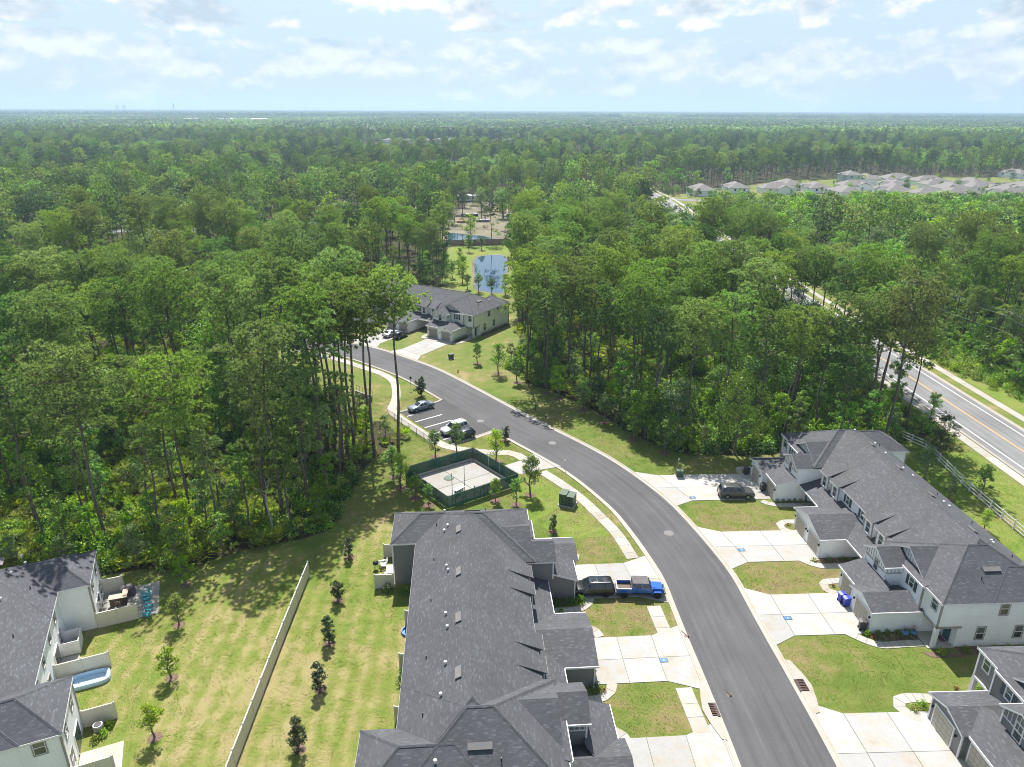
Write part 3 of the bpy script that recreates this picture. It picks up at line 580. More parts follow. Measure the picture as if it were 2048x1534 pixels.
        garage_door(t, -5.05, f(4.35), 2.45, 2.15, door); garage_door(t, -4.5, f(8.35), 2.45, 2.15, door)
        for x, y in ((-5.05, 2.8), (-5.05, 5.95), (-4.5, 9.85)): lamp(t, x, f(y), 1.75)
        MB().box(-5.09, -5.03, f(4.56)-.15, f(4.56)+.15, 2.75, 3.15).build('gable_vent', trim, gw)
        # corner porch
        col = MB().box(.0, .38, *yy(f, .0, .38), 0, 2.4).build('porch_column', 'white_trim', t)
        pd = MB().box(2.2, 2.32, *yy(f, .75, 1.75), .1, 2.2).build('front_door', porch_door, t); MB().box(2.17, 2.3, *yy(f, .62, .74), .05, 2.3).box(2.17, 2.3, *yy(f, 1.76, 1.88), .05, 2.3).box(2.17, 2.3, *yy(f, .74, 1.76), 2.21, 2.32).build('door_frame', 'white_trim', pd); MB().box(2.16, 2.22, *yy(f, .95, 1.55), 1.3, 2.0).build('pane', 'window_glass', pd)
        MB().box(-.4, 2.3, *yy(f, -.05, 2.4), 0, .1).build('porch_slab', 'walk_concrete', t); MB().box(1.5, 2.0, *yy(f, .8, 1.7), .1, .12).build('door_mat', 'canvas', t)
    # middle: porch roof, paired garages, window bays
    pr = MB(); pr.face([(-1.55, L-10.3, 2.68), (-1.55, 10.3, 2.68), (1.32, 10.3, 2.68+PZ*2.87), (1.32, L-10.3, 2.68+PZ*2.87)], 0, True)
    g0, g1 = c2+mg-3.75, c2+mg+3.75; h = gable(pr, -4.7, 1.32, g0, g1, 2.69, PZ); pr.build('porch_roof', roof, t)
    ra = MB(); rake(ra, -4.7, g0, g1, 2.69, h); fascia(ra, [(-4.7, g0), (-1.55, g0), (-1.55, 10.4)], 2.68, .16, lip=True); fascia(ra, [(-4.7, g1), (-1.55, g1), (-1.55, L-10.4)], 2.68, .16, lip=True); ra.build('barge_board', fas, t)
    ga = MB(); ga.extrude([(g0+.3, 0), (g1-.3, 0), (g1-.3, 2.65), (c2+mg, 2.65+PZ*3.45), (g0+.3, 2.65)], 'x', -4.4, 1.5); gw = ga.build('garage_wall', wall, t)
    MB().box(-.9, 1.0, g1-1.2, g1-1.15, 3.58, 3.64).build('ridge_vent', 'black_metal', t) if 0 else None
    for dy in (-1.78, 1.78): garage_door(t, -4.4, c2+mg+dy, 2.5, 2.12, door)
    for y in (g0+.5, c2+mg-.25, c2+mg+.25, g1-.5): lamp(t, -4.4, y, 1.75)
    cbx = MB()
    for y in (g0+.3, g1-.3): cbx.box(-4.46, -4.33, y-.07, y+.07, 0, 2.6)
    cbx.build('corner_trim', 'white_trim', gw)['kind'] = 'stuff'
    for y0, y1 in ((11.5, 13.3), (14.3, 16.1)):
        for f in mir:
            a, b_ = yy(f, y0, y1); bx = MB().box(.75, 1.6, a, b_, 3.2, EZ-.03).build('window_bay', wall, t)
            br = MB(); z0, z1 = EZ+.02, EZ+PIT*2.2; br.face([(.42, b_+.15, z0), (.42, a-.15, z0), (3.2, a-.15, z1), (3.2, b_+.15, z1)], 0, True)
            for y in (a-.15, b_+.15): br.face([(.42, y, z0), (3.2, y, z1), (1.0, y, EZ)]); br.uv[len(br.f)-1] = [(0, 0), (1, 0), (1, 1)]
            br.build('bay_roof', roof, t); fa = MB(); fascia(fa, [(.42, a-.15), (.42, b_+.15)], z0, .15); fa.build('fascia', fas, t)
            window(t, .75, (a+b_)/2, 4.38, .85, 1.5, '-x', 'white_trim')
            for y in (a, b_): MB().box(.7, .8, y-.06, y+.06, 3.3, EZ-.15).build('corner_trim', trim, bx)
    for y in (17.55, L-17.55): window(t, 1.3, y, 4.5, .75, 1.2, '-x', 'white_trim', True)
    for y in (11.9, 14.2, L-14.2, L-11.9): MB().box(1.2, 1.33, y-.5, y+.5, .1, 2.2).build('front_door', porch_door, t)
    return t
HR = townhouse('white sided townhouse row with charcoal roof behind three wide driveways', (41.88, 56.63), R(2.81), mg=-.4)
HC = townhouse('grey sided townhouse row with charcoal roof beside the blue pickup', (1.71, 73.86), R(184.02), L=38.0, wall='grey_siding', batten='batten_grey', trim='white_trim', bat_m='white_trim', mg=.4)
HB = townhouse('grey sided townhouse row south of the white townhouses with white trim', (43.1, 11.9), R(2.0), wall='grey_siding', batten='batten_grey', trim='white_trim', bat_m='white_trim')
HF = townhouse('cream sided townhouse row in front of the blue pond', (-8.95, 158.8), R(58), wall='cream_siding', door='door_taupe', porch_door='shutter_dark')
HL = townhouse('white townhouse row with grey roof and fenced paver patio', (-48.45, 34.75), R(23.7), L=26.2, wall='pale_siding', trim='taupe_trim', roof='grey_shingle', front=False)
def frame(o):
    M = Matrix.Translation(o.location) @ Matrix.Rotation(o.rotation_euler.z, 4, 'Z')
    return lambda x, y: tuple((M @ Vector((x, y, 0))).to_2d())
fR, fC, fB, fF, fL = (frame(o) for o in (HR, HC, HB, HF, HL))
# ------------------------------------------------------------------ driveways: slabs from the garage doors down to the kerb
def kerb_x(f, y, x0=-4.5):
    x = x0
    while dist_line(f(x, y), CENTRE) > 4.45 and x > -45: x -= .05
    return x
def driveway(f, y0, y1, xg, label, flare=1.3, ap=2.6, cut=None):
    root = struct('driveway', label); c = (y0+y1)/2; k0, k1, kc = kerb_x(f, y0), kerb_x(f, y1), kerb_x(f, c); g = .022
    if cut: a0, a1, ac = (kerb_x(f, y0)+cut, kerb_x(f, y1)+cut, kerb_x(f, c)+cut)
    else: a0, a1, ac = k0+ap, k1+ap, kc+ap
    n = 2
    for i in range(n):
        s0, s1 = i/n, (i+1)/n
        for ya, xa, yb, xb in ((y0, a0, c-g, ac), (c+g, ac, y1, a1)):
            p = [(xg+(xa-xg)*s0-(g if i else 0), ya), (xg+(xa-xg)*s1+g, ya), (xg+(xb-xg)*s1+g, yb), (xg+(xb-xg)*s0-(g if i else 0), yb)]
            PAVED.append([f(*q) for q in p]); MB().prism([f(*q) for q in p], 0, .08+random.uniform(-.003, .003)).build('slab', 'drive_concrete', root)
    e0, e1 = kerb_x(f, y0-flare), kerb_x(f, y1+flare)
    for p in ([(a0-g, y0), (ac-g, c-g), (kc+.02, c-g), (k0+.02, y0), (e0+.02, y0-flare)], [(ac-g, c+g), (a1-g, y1), (e1+.02, y1+flare), (k1+.02, y1), (kc+.02, c+g)]):
        PAVED.append([f(*q) for q in p]); MB().prism([f(*q) for q in p], 0, .072).build('apron_slab', 'drive_concrete', root)
    return root
driveway(fR, 2.35, 8.9, -4.4, 'wide concrete driveway with the blue bins', cut=2.6); driveway(fR, 15.0, 21.5, -4.3, 'wide empty concrete driveway of the middle garages', cut=2.6); driveway(fR, 29.3, 36.6, -4.4, 'wide concrete driveway under the grey crossover', cut=3)
driveway(fC, 4.0, 10.2, -4.4, 'concrete driveway under the pickup truck', cut=3.2); driveway(fC, 16.4, 22.6, -4.3, 'wide empty concrete driveway of the grey townhouses', cut=3.2); driveway(fC, 28.8, 36, -4.4, 'wide concrete driveway at the grey gabled end', cut=3.2)
driveway(fB, 28.6, 36.9, -4.4, 'wide concrete driveway beside the straw tinged lawn', cut=2.6)
for a, b in ((2.4, 8.9), (15.6, 22.4), (29.3, 36.4)): driveway(fF, a, b, -4.4, 'concrete driveway of the cream townhouses', cut=2.6)
def path(f, pts, w, label): return walk('front_path', [f(*p) for p in pts], w, label, .6, z=.085)
path(fR, [(-7.3, 2.7), (-6.6, 1.9), (-5.6, 1.0), (-4.5, .6), (-2.5, .7), (-.5, .75)], .95, 'curved concrete front path past the blue pots')
path(fR, [(-6.6, 15.3), (-5.9, 14.5), (-4.9, 13.9), (-3.2, 13.8), (-1, 14.0), (1.2, 14.1)], .95, 'curved concrete front path south of the middle garages'); path(fR, [(-5.5, 21.2), (-6.1, 21.9), (-6.1, 22.9), (-5.2, 23.5), (-3, 23.4), (1.2, 23.4)], .95, 'looped concrete front path north of the middle garages')
path(fR, [(-6.2, 28.8), (-5.6, 28.1), (-4.5, 27.7), (-1.6, 27.6), (1.2, 27.6)], .95, 'curved concrete front path by the white gabled end'); path(fR, [(-5.4, 8.8), (-6.2, 9.5), (-6.1, 10.5), (-5, 11), (-1, 11)], .95, 'looped concrete front path by the blue bins'); path(fR, [(-5.6, 36.5), (-6.4, 37.2), (-6, 38.2), (-4.5, 38.4), (-.5, 38)], .95, 'looped concrete front path at the wood edge')
path(fB, [(-5.6, 36.2), (-6.8, 36.9), (-6.7, 38.0), (-5.6, 38.5), (-2, 38.2), (-.4, 38)], 1.1, 'looped concrete front path at the grey gabled end')
for a, b, l in ((10.1, 12.0, 'front path by the black sport utility'), (16.3, 14.4, 'front path beside the pickup lawn'), (22.5, 24.4, 'front path beside the meter box driveway'), (29.4, 27.5, 'front path behind the storm drain lawn')): 
    s = 1 if b > a else -1; path(fC, [(-6.2, a), (-5.9, a+s*.9), (-5.1, b-s*.3), (-4.2, b), (-1, b), (1.2, b)], .95, 'curved concrete '+l)
path(fC, [(-5.6, 2.9), (-5.9, 2.2), (-5.2, 1.4), (-3.5, .8), (-.4, .8)], .95, 'curved concrete front path at the far grey gable')
path(fF, [(-6.6, 2.4), (-5.6, 1.4), (-4, .6), (-.5, .7)], .95, 'curved front path of the cream end house'); path(fF, [(-5.4, 8.8), (-6.2, 9.8), (-5.2, 10.8), (-1, 11)], .95, 'looped front path of the cream second house')
# mulch beds along the garage side walls and end walls
def bed(f, poly, label): PAVED.append([f(*p) for p in poly]); b = MB(); b.prism([f(*p) for p in poly], 0, .06); return tag(b.build('planting_bed', 'mulch'), label, kind='structure')
for f, nm in ((fR, 'white'), (fC, 'grey'), (fB, 'lower grey'), (fF, 'cream')):
    for y0, y1 in ((1.3, 2.45), (36.25, 37.4), (14.4, 15.3) if f is not fC else (14.9, 15.9), (22.9, 23.0)):
        if y1-y0 > .2: bed(f, [(-5.4, y1), (-4.6, y0), (-.4, y0), (-.4, y1)], 'mulched planting bed along a %s garage wall' % nm)
    bed(f, [(2.6, -1.1), (15, -1.1), (15, .12), (2.4, .12)], 'mulched planting bed along a %s end wall' % nm)
bed(fR, [(-1.3, -.5), (-.4, -.5), (2.7, -.9), (2.7, -1.3), (-.6, -1.3)], 'mulched planting bed before the teal door')
# ------------------------------------------------------------------ vehicles.  Local X = forward
SUV = [(-2.40, .50, .92, .94, .80, .66), (-2.33, .34, 1.02, 1.18, .91, .72), (-2.08, .28, 1.06, 1.66, .95, .66), (-1.5, .26, 1.06, 1.74, .955, .68), (-.3, .26, 1.04, 1.76, .955, .69), (.35, .26, 1.03, 1.70, .955, .67), (1.12, .26, 1.02, 1.07, .95, .78), (1.9, .28, .97, 1.02, .93, .78), (2.28, .34, .84, .90, .86, .72), (2.42, .45, .70, .74, .76, .62)]
SEDAN = [(-2.38, .48, .84, .87, .72, .6), (-2.2, .3, .95, 1.0, .86, .72), (-1.6, .26, .98, 1.04, .9, .74), (-.95, .24, .95, 1.37, .91, .58), (-.3, .24, .94, 1.44, .91, .6), (.25, .24, .93, 1.39, .91, .58), (1.05, .24, .92, .99, .9, .74), (1.8, .26, .84, .91, .88, .74), (2.2, .32, .72, .78, .8, .66), (2.37, .42, .58, .62, .68, .56)]
HATCH = [(-2.0, .48, .9, .93, .74, .6), (-1.95, .32, 1.0, 1.12, .86, .68), (-1.65, .26, 1.0, 1.45, .9, .6), (-1.0, .25, .98, 1.53, .9, .62), (-.2, .25, .97, 1.54, .9, .63), (.4, .25, .96, 1.47, .9, .6), (1.1, .25, .95, 1.0, .9, .74), (1.6, .27, .88, .93, .86, .72), (1.92, .34, .76, .8, .78, .64), (2.02, .44, .6, .64, .68, .56)]
def ring(s):
    x, zb, zt, zr, wb, wr = s
    return [(x, 0, zb), (x, wb*.9, zb), (x, wb, zb+.16), (x, wb*1.005, (zb+zt)/2+.08), (x, wb*.965, zt), (x, wr, zr-.035), (x, wr*.82, zr), (x, 0, zr+.02)]
def wheel(parent, x, y, r, rim='alloy', w=.22):
    t = MB(); s = 1 if y > 0 else -1
    t.tube((0, -s*w/2, 0), (0, s*w/2, 0), r, r, 18); o = t.build('wheel', 'rubber', parent, (x, y, r))
    h = MB(); h.tube((0, s*w*.4, 0), (0, s*(w/2+.012), 0), r*.66, r*.62, 14)
    h.build('rim', rim, o); k = MB()
    for i in range(5):
        a = i*2*math.pi/5; k.box(r*.2, r*.58, s*(w/2+.008)-.006, s*(w/2+.008)+.014, -.02, .02, 0, Matrix.Rotation(a, 4, 'Y'))
    k.build('spoke_gap', 'black_metal', o); return o
def car(label, loc, rz, prof, paint, wr=.36, axles=(-1.4, 1.42), tw=.84, rails=False, roofglass=False, rim='alloy', rack=False):
    t = thing('parked_car', label, 'car', (*loc, .07), rz); b = MB(); rs = [ring(s) for s in prof]; n = len(rs[0])
    full = [r+[(x, -y, z) for x, y, z in r[-2:0:-1]] for r in rs]; m = len(full[0])
    for r in full: b.v += r
    for i in range(len(full)-1):
        for k in range(m): b.f.append((i*m+k, (i+1)*m+k, (i+1)*m+(k+1) % m, i*m+(k+1) % m)); b.m.append(0)
    b.f.append(tuple(range(m))); b.m.append(0); b.f.append(tuple((len(full)-1)*m+k for k in range(m))[::-1]); b.m.append(0)
    me = b.mesh('body', paint, True); body = put('body', me, t)
    bm = bmesh.new(); bm.from_mesh(me); bmesh.ops.recalc_face_normals(bm, faces=bm.faces); bm.to_mesh(me); bm.free()
    # glass: lies 1 cm proud of the shell
    def lerp(a, b_, k): return tuple(p+(q-p)*k for p, q in zip(a, b_))
    gi = [i for i in range(1, len(rs)-1) if rs[i][6][2]-rs[i][4][2] > .22]; g0, g1 = gi[0], gi[-1]
    for s in (-1, 1):
        chain = gi+[g1+1]; parts = [(g0, g0+1), (g0+1, g1), (g1, g1+1)]
        split = [rs[g0][0][0]+.12, rs[g0+1][0][0]+.15 if len(gi) > 3 else rs[g0][0][0]+.7, -.22+.1, .72]
        def edge(x, which):
            for i in range(g0-1, g1+1):
                xa, xb = rs[i][0][0], rs[i+1][0][0]
                if xa <= x <= xb: 
                    k = (x-xa)/(xb-xa); lo = lerp(rs[i][4], rs[i+1][4], k); hi = lerp(rs[i][5], rs[i+1][5], k)
                    return lerp(lo, hi, .10 if which == 0 else .90)
        for xa, xb in ((split[0]-.05, split[1]), (split[1]+.08, split[2]-.04), (split[2]+.04, rs[g1][0][0]+.42)):
            q = MB(); K = 4
            for k in range(K):
                u0, u1 = xa+(xb-xa)*k/K, xa+(xb-xa)*(k+1)/K
                p = [edge(u0, 0), edge(u1, 0), edge(u1, 1), edge(u0, 1)]
                if any(v is None for v in p): continue
                q.face([(x, s*(y+.012), z+.004) for x, y, z in p])
            if q.f: q.build('side_window', 'car_glass', body)
        mx = rs[g1][0][0]+.35; MB().box(mx, mx+.16, s*.93 if s > 0 else -1.1, s*.93+.17 if s > 0 else -.93, 1.0*prof[4][3]/1.76, 1.0*prof[4][3]/1.76+.14).build('mirror', paint, body)
        for x0, zz_, mm in ((-1, .80, 'rust_iron' if 0 else 'tail_red'), (1, .72, 'lamp_clear')):
            i = 0 if x0 < 0 else len(rs)-1; x, _, _, _, wb, _ = prof[i]; zz_ = prof[i][2]-.1; MB().box(min(x-x0*.22, x+x0*.02), max(x-x0*.22, x+x0*.02), s*(wb*.62) if s > 0 else -wb*1.06, s*(wb*1.06) if s > 0 else -wb*.62, zz_-.09, zz_+.05).build('tail_light' if x0 < 0 else 'headlight', mm, body)
        for ax in axles:
            wy = s*(tw); a = MB(); K = 12
            pts = [(ax+(wr+.07)*math.cos(math.pi*k/K), wr+(wr+.07)*math.sin(math.pi*k/K)) for k in range(K+1)]
            a.face([(x, s*(prof[4][4]*1.006+.006), max(z, .25)) for x, z in pts][::s]); a.build('wheel_arch', 'rubber', body); wheel(t, ax, s*(prof[4][4]-.095), wr, rim)
        if rails: MB().tube((prof[2][0]+.2, s*.62, prof[3][3]+.04), (prof[5][0]-.1, s*.62, prof[5][3]+.05), .025, .025, 6).build('roof_rail', 'alloy', body)
    def glassq(i, j, nm):
        a, c = rs[i], rs[j]; w0, w1 = a[6][1]*.98, c[6][1]*.98; pa, pc = lerp(a[6], c[6], .08), lerp(a[6], c[6], .93); q = MB()
        f = [(pa[0], -w0, pa[2]+.02), (pa[0], w0, pa[2]+.02), (pc[0], w1, pc[2]+.02), (pc[0], -w1, pc[2]+.02)]
        ma, mc = (pa[0], 0, pa[2]+.042), (pc[0], 0, pc[2]+.042)
        d = .012 if j > i else -.012
        up = Vector((f[2][0]-f[1][0], 0, f[2][2]-f[1][2])).normalized(); nrm = Vector((-up.z, 0, up.x)); nrm = nrm if nrm.z > 0 else -nrm
        sh = lambda p: tuple(Vector(p)+nrm*.012)
        q.face([sh(f[0]), sh(ma), sh(mc), sh(f[3])]); q.face([sh(ma), sh(f[1]), sh(f[2]), sh(mc)]); q.build(nm, 'car_glass', body)
    glassq(g1, g1+1, 'windshield'); glassq(g0, g0-1, 'rear_window')
    i = len(rs)-1; x, zb, zt, zr, wb, wr_ = prof[i]; MB().box(x-.05, x+.025, -wb*.55, wb*.55, zt-.22, zt-.06).build('grille', 'black_metal', body); MB().box(x-.2, x+.015, -wb*.9, wb*.9, zb-.1, zb+.06).build('bumper', 'charcoal_plastic', body); MB().box(prof[0][0]-.02, prof[0][0]+.12, -.26, .26, prof[0][2]-.28, prof[0][2]-.16).build('number_plate', 'white_vinyl', body)
    MB().box(prof[0][0]-.05, prof[0][0]+.2, -prof[0][4]*.95, prof[0][4]*.95, prof[0][1]-.1, prof[0][1]+.1).build('bumper', 'charcoal_plastic', body)
    if roofglass:
        for xa, xb in ((-1.15, -.5), (-.42, .18)): MB().box(xa, xb, -.42, .42, prof[4][3]-.03, prof[4][3]+.032).build('roof_window', 'car_glass', body)
    if rack:
        for xx in (-1.4, -.2): MB().box(xx-.03, xx+.03, -.66, .66, prof[3][3]+.06, prof[3][3]+.09).build('rack_bar', 'alloy', body)
    return t
mat('tail_red', (.35, .015, .012), .3, .05); mat('lamp_clear', (.55, .57, .58), .2, .05)
car_paint('paint_black', (.02, .022, .022)); car_paint('paint_grey', (.075, .08, .075)); car_paint('paint_silverblue', (.20, .24, .27)); car_paint('paint_white', (.62, .63, .64)); car_paint('paint_blue', (.022, .125, .48)); car_paint('paint_navy', (.012, .016, .024))
car('black sport utility vehicle with glass roof parked nose to the garage behind the pickup', (8.95, 65.15), R(182.5), SUV, 'paint_black', rails=True, roofglass=True, rim='black_metal')
car('dark grey crossover parked on the driveway of the white townhouses', (31.05, 86.35), R(-1), SUV, 'paint_grey', rails=True)
U_ = Vector((.8, .6)); ra = math.atan2(.6, .8)
car('silver blue sedan parked in the bay beside the magnolia island', tuple(Vector((-17.55, 115.5))+U_*1.7), ra+math.pi, SEDAN, 'paint_silverblue')
car('white sport utility vehicle with sunroof parked in the bay', tuple(Vector((-11.9, 105.3))+U_*3.0), ra+math.pi, SUV, 'paint_white', rails=True, rack=True)
car('black hatchback parked in the bay behind a young tree', tuple(Vector((-10.15, 102.9))+U_*2.75), ra+math.pi, HATCH, 'paint_navy', axles=(-1.25, 1.3))
for (x, y), m, lab, pr in (((-9.6, 17.5), 'paint_white', 'white sedan parked before the cream townhouses', SEDAN), ((-9.4, 14.9), 'paint_black', 'black hatchback parked nose in before the cream townhouses', HATCH)):
    car(lab, fF(x+.6, y), HF.rotation_euler.z+0.03, pr, m)
def bev(b, w=.04, seg=2):
    pass
def pickup(label, loc, rz):
    t = thing('pickup_truck', label, 'pickup truck', (*loc, .07), rz); B = 'paint_blue'
    b = MB()
    b.extrude([(-.95, .62), (1.25, .62), (1.25, 1.16), (-.95, 1.16)], 'y', -.80, .80)                              # cab tub
    b.extrude([(1.25, .62), (2.45, .66), (2.5, .78), (2.42, 1.06), (1.25, 1.17)], 'y', -.62, .62)                  # hood
    b.extrude([(1.25, 1.10), (2.3, 1.03), (2.36, 1.08), (1.25, 1.20)], 'y', -.50, .50)                            # hood bulge
    for s in (-1, 1): b.box(-2.62, -.99, s*.80-.05, s*.80+.05, .66, 1.14)
    b.box(-2.66, -2.56, -.8, .8, .66, 1.14).box(-2.6, -.99, -.8, .8, .66, .74)
    body = b.build('body', B, t)
    MB().box(-2.54, -1.02, -.74, .74, .742, .76).build('bed_liner', 'wicker', body)
    MB().box(-1.02, -.97, -.78, .78, .7, 1.16).build('bed_headboard', 'charcoal_plastic', body)
    for s in (-1, 1): MB().box(-2.6, -1.0, s*.8-.055, s*.8+.055, 1.142, 1.17).build('bed_rail', 'galvanised', body)
    MB().box(-2.66, -2.55, -.8, .8, 1.142, 1.165).build('tailgate_cap', 'galvanised', body)
    c = MB(); lo = [(-.93, -.78), (1.2, -.78), (1.2, .78), (-.93, .78)]; hi = [(-.86, -.66), (.78, -.66), (.78, .66), (-.86, .66)]
    for i in range(4): c.face([(*lo[i], 1.162), (*lo[(i+1) % 4], 1.162), (*hi[(i+1) % 4], 1.74), (*hi[i], 1.74)])
    c.build('cab', B, t); MB().prism([(-.92, -.70), (.84, -.70), (.84, .70), (-.92, .70)], 1.742, 1.80).build('soft_top', 'canvas', t)
    MB().extrude([(-.95, 1.17), (-.60, 1.17), (-.62, 1.75), (-.89, 1.75)], 'y', -.73, .73).build('soft_top_back', 'canvas', t)
    def sq(xa, xb, s, k0=.12, k1=.88):
        f = lambda x, k: (x+(.0), s*(.78-.12*k+.012), 1.162+.578*k)
        return [f(xa, k0), f(xb, k0), f(xb-.05, k1), f(xa, k1)]
    for s in (-1, 1):
        for xa, xb in ((-.52, .12), (.22, .92)):
            q = MB(); q.face(sq(xa, xb, s)[::s]); q.build('side_window', 'car_glass', body)
        for x in (-.55, .17): MB().box(x-.012, x+.012, s*.805-.006, s*.805+.006, .66, 1.15).build('door_gap', 'black_metal', body)
        for x in (-.42, .3): MB().box(x, x+.16, s*.81-.02, s*.81+.02, 1.03, 1.07).build('door_handle', 'black_metal', body)
        MB().box(1.0, 1.12, s*.95-.11, s*.95+.11, 1.2, 1.36).build('mirror', 'black_metal', body)
        for ax in (-1.85, 1.82):
            fl = MB(); K = 7; pr = [(ax+.62*math.cos(math.pi*(k/K)), .42+.50*min(.92, math.sin(math.pi*(k/K))+.12)) for k in range(K+1)]
            for k in range(K): 
                (xa, za), (xb, zb) = pr[k], pr[k+1]; fl.face([(xa, s*.62, za), (xb, s*.62, zb), (xb, s*.97, zb), (xa, s*.97, za)]); fl.face([(xa, s*.97, za), (xb, s*.97, zb), (xb, s*.97, zb-.09), (xa, s*.97, za-.09)])
            fl.build('fender', B, body); wheel(t, ax, s*.80, .42, 'black_metal', .27)
        MB().lathe([(.05, -.02), (.11, 0), (.11, .03), (.05, .05)], 12).build('headlight', 'lamp_clear', body, (2.49, s*.43, .92)).rotation_euler = (0, R(90), 0)
        MB().box(-2.69, -2.64, s*.72-.07, s*.72+.07, .82, 1.06).build('tail_light', 'tail_red', body)
    q = MB(); q.face([(1.18, -.68, 1.22), (1.18, .68, 1.22), (.82, .60, 1.70), (.82, -.60, 1.70)]); o = q.build('windshield', 'car_glass', body); o.location = (.02, 0, .01)
    g = MB()
    for k in range(7): y = (k-3)*.085; g.box(2.49, 2.53, y-.022, y+.022, .78, 1.02)
    g.build('grille', 'black_metal', body); MB().box(2.5, 2.72, -.8, .8, .55, .72).build('bumper', 'charcoal_plastic', body); MB().box(-2.78, -2.62, -.8, .8, .5, .64).build('bumper', 'charcoal_plastic', body)
    MB().box(-.9, 1.3, -.7, .7, .42, .64).build('chassis', 'rubber', body); MB().box(-2.6, 2.5, -.45, .45, .42, .66).build('frame_rail', 'rubber', body)
    return t
pickup('bright blue pickup truck with black soft top parked across the sidewalk', (14.2, 65.05), R(-1.5))
# ------------------------------------------------------------------ fences
def run(pts, step):
    out = []
    for a, b in zip(pts, pts[1:]):
        a, b = Vector(a), Vector(b); n = max(1, round((b-a).length/step)); out += [(a+(b-a)*i/n, a+(b-a)*(i+1)/n) for i in range(n)]
    return out
def privacy(label, pts, h=1.85, group=None, step=2.4, m='vinyl_boards', pm='cream_vinyl', drop=False):
    t = thing('privacy_fence', label, 'fence', (*pts[0], 0), group=group); O = Vector(pts[0]); seg = run(pts, step)
    post = MB().box(-.065, .065, -.065, .065, 0, h+.06).mesh('post', pm); capm = MB().lathe([(.11, 0), (.11, .03), (.02, .1)], 4).mesh('post_cap', 'white_vinyl')
    def P(p): o = put('post', post, t, (*(p-O), 0)); c = put('post_cap', capm, o, (0, 0, h+.06)); c.rotation_euler.z = R(45)
    for i, (a, b) in enumerate(seg):
        l = (b-a).length; q = MB().box(.06, l-.06, -.025, .025, .04, h-.06); ang = math.atan2((b-a).y, (b-a).x); pn = put('panel', q.mesh('panel', m), t, (*(a-O), 0), ang)
        MB().box(.06, l-.06, -.045, .045, h-.1, h).box(.06, l-.06, -.045, .045, .05, .17).build('rail', pm, pn); P(a)
    P(seg[-1][1]); return t
privacy('long cream vinyl privacy fence running between the two back lawns', [(-23.2, 68.1), (-22.95, 58), (-22.4, 42.7), (-21.7, 22)])
for f, p, l in ((fL, [(15.3, 19.9), (19.0, 19.9)], 'cream privacy panel between the paver patio and the lawn'), (fL, [(15.3, 25.9), (17.3, 25.9)], 'short cream privacy panel on the wood side of the paver patio'), (fL, [(12.5, 13.2), (16.9, 13.2)], 'cream privacy panel beside the inflatable pool'), (fL, [(15.4, 6.1), (17.9, 6.1)], 'cream privacy panel beside the air conditioner'), (fL, [(15.4, .0), (18.2, .0)], 'cream privacy panel at the end of the white townhouses')): privacy(l, [f(*q) for q in p])
for y, l, a, b in ((6.9, 'cream privacy panel over the two grey wing shrubs', 15.4, 17.4), (1.0, 'cream privacy panel behind the white garden chair', 15.4, 17.0), (13.2, 'cream privacy panel above the blue paddling pool', 12.5, 13.6), (19.4, 'cream privacy panel above the single rear shrub', 12.5, 13.7), (25.8, 'cream privacy panel beside the grey roof valley', 12.5, 13.6), (32.6, 'cream privacy panel behind the lower grey wing', 15.4, 17.2)): privacy(l, [fC(a, y), fC(b, y)])
t = thing('utility_enclosure', 'pale vinyl screen box hiding an air conditioner by the white wall', 'enclosure', (*fL(12.5, 16.6), 0), HL.rotation_euler.z)
for b in (MB().box(0, 1.5, 0, .06, 0, 1.5), MB().box(0, 1.5, 2.0, 2.06, 0, 1.5), MB().box(1.5, 1.56, 0, 2.06, 0, 1.5)): b.build('panel', 'white_vinyl', t)
MB().lathe([(.38, 0), (.38, .75), (.3, .8)], 12, (.75, 1, 0)).build('air_conditioner', 'galvanised', t)
# rail fence along the collector road
def rail_fence(label, pts, m, h=1.3, n=3, step=2.4, pw=.065):
    t = thing('rail_fence', label, 'fence', (*pts[0], 0)); O = Vector(pts[0]); seg = run(pts, step); post = MB().box(-pw, pw, -pw, pw, 0, h+.1).lathe([(pw*1.5, h+.1), (pw*1.5, h+.13), (.01, h+.2)], 4).mesh('post', m)
    for a, b in seg:
        l = (b-a).length; ang = math.atan2((b-a).y, (b-a).x); put('post', post, t, (*(a-O), 0))
        for k in range(n): z = .3+(h-.35)*k/(n-1); put('rail', MB().box(0, l, -.022, .022, z-.065, z+.065).mesh('rail', m), t, (*(a-O), 0), ang)
    put('post', post, t, (*(seg[-1][1]-O), 0)); return t
rail_fence('white three rail vinyl fence along the grey road', [(63.5, 106), (65.6, 101.5), (64.4, 88), (64.3, 76), (64.6, 40)], 'white_vinyl')
bf = thing('metal_fence', 'low black metal fence behind the parking bay sidewalk', 'fence', (-21.6, 113.8, 0)); O = Vector((-21.6, 113.8))
for a, b in run([(-21.6, 113.8), (-14.2, 104.1), (-12.4, 101.4)], 2.4):
    l = (b-a).length; ang = math.atan2((b-a).y, (b-a).x); put('post', MB().box(-.03, .03, -.03, .03, 0, 1.25).mesh('post', 'black_metal'), bf, (*(a-O), 0))
    p = MB().box(0, l, -.015, .015, 1.12, 1.16).box(0, l, -.015, .015, .12, .16)
    for k in range(16): p.box((k+.5)*l/16-.007, (k+.5)*l/16+.007, -.007, .007, .14, 1.14)
    put('fence_panel', p.mesh('fence_panel', 'black_metal'), bf, (*(a-O), 0), ang)
wf = thing('board_fence', 'weathered wooden board fence between the two ponds', 'fence', (-27, 278.6, 0)); O = Vector((-27, 278.6))
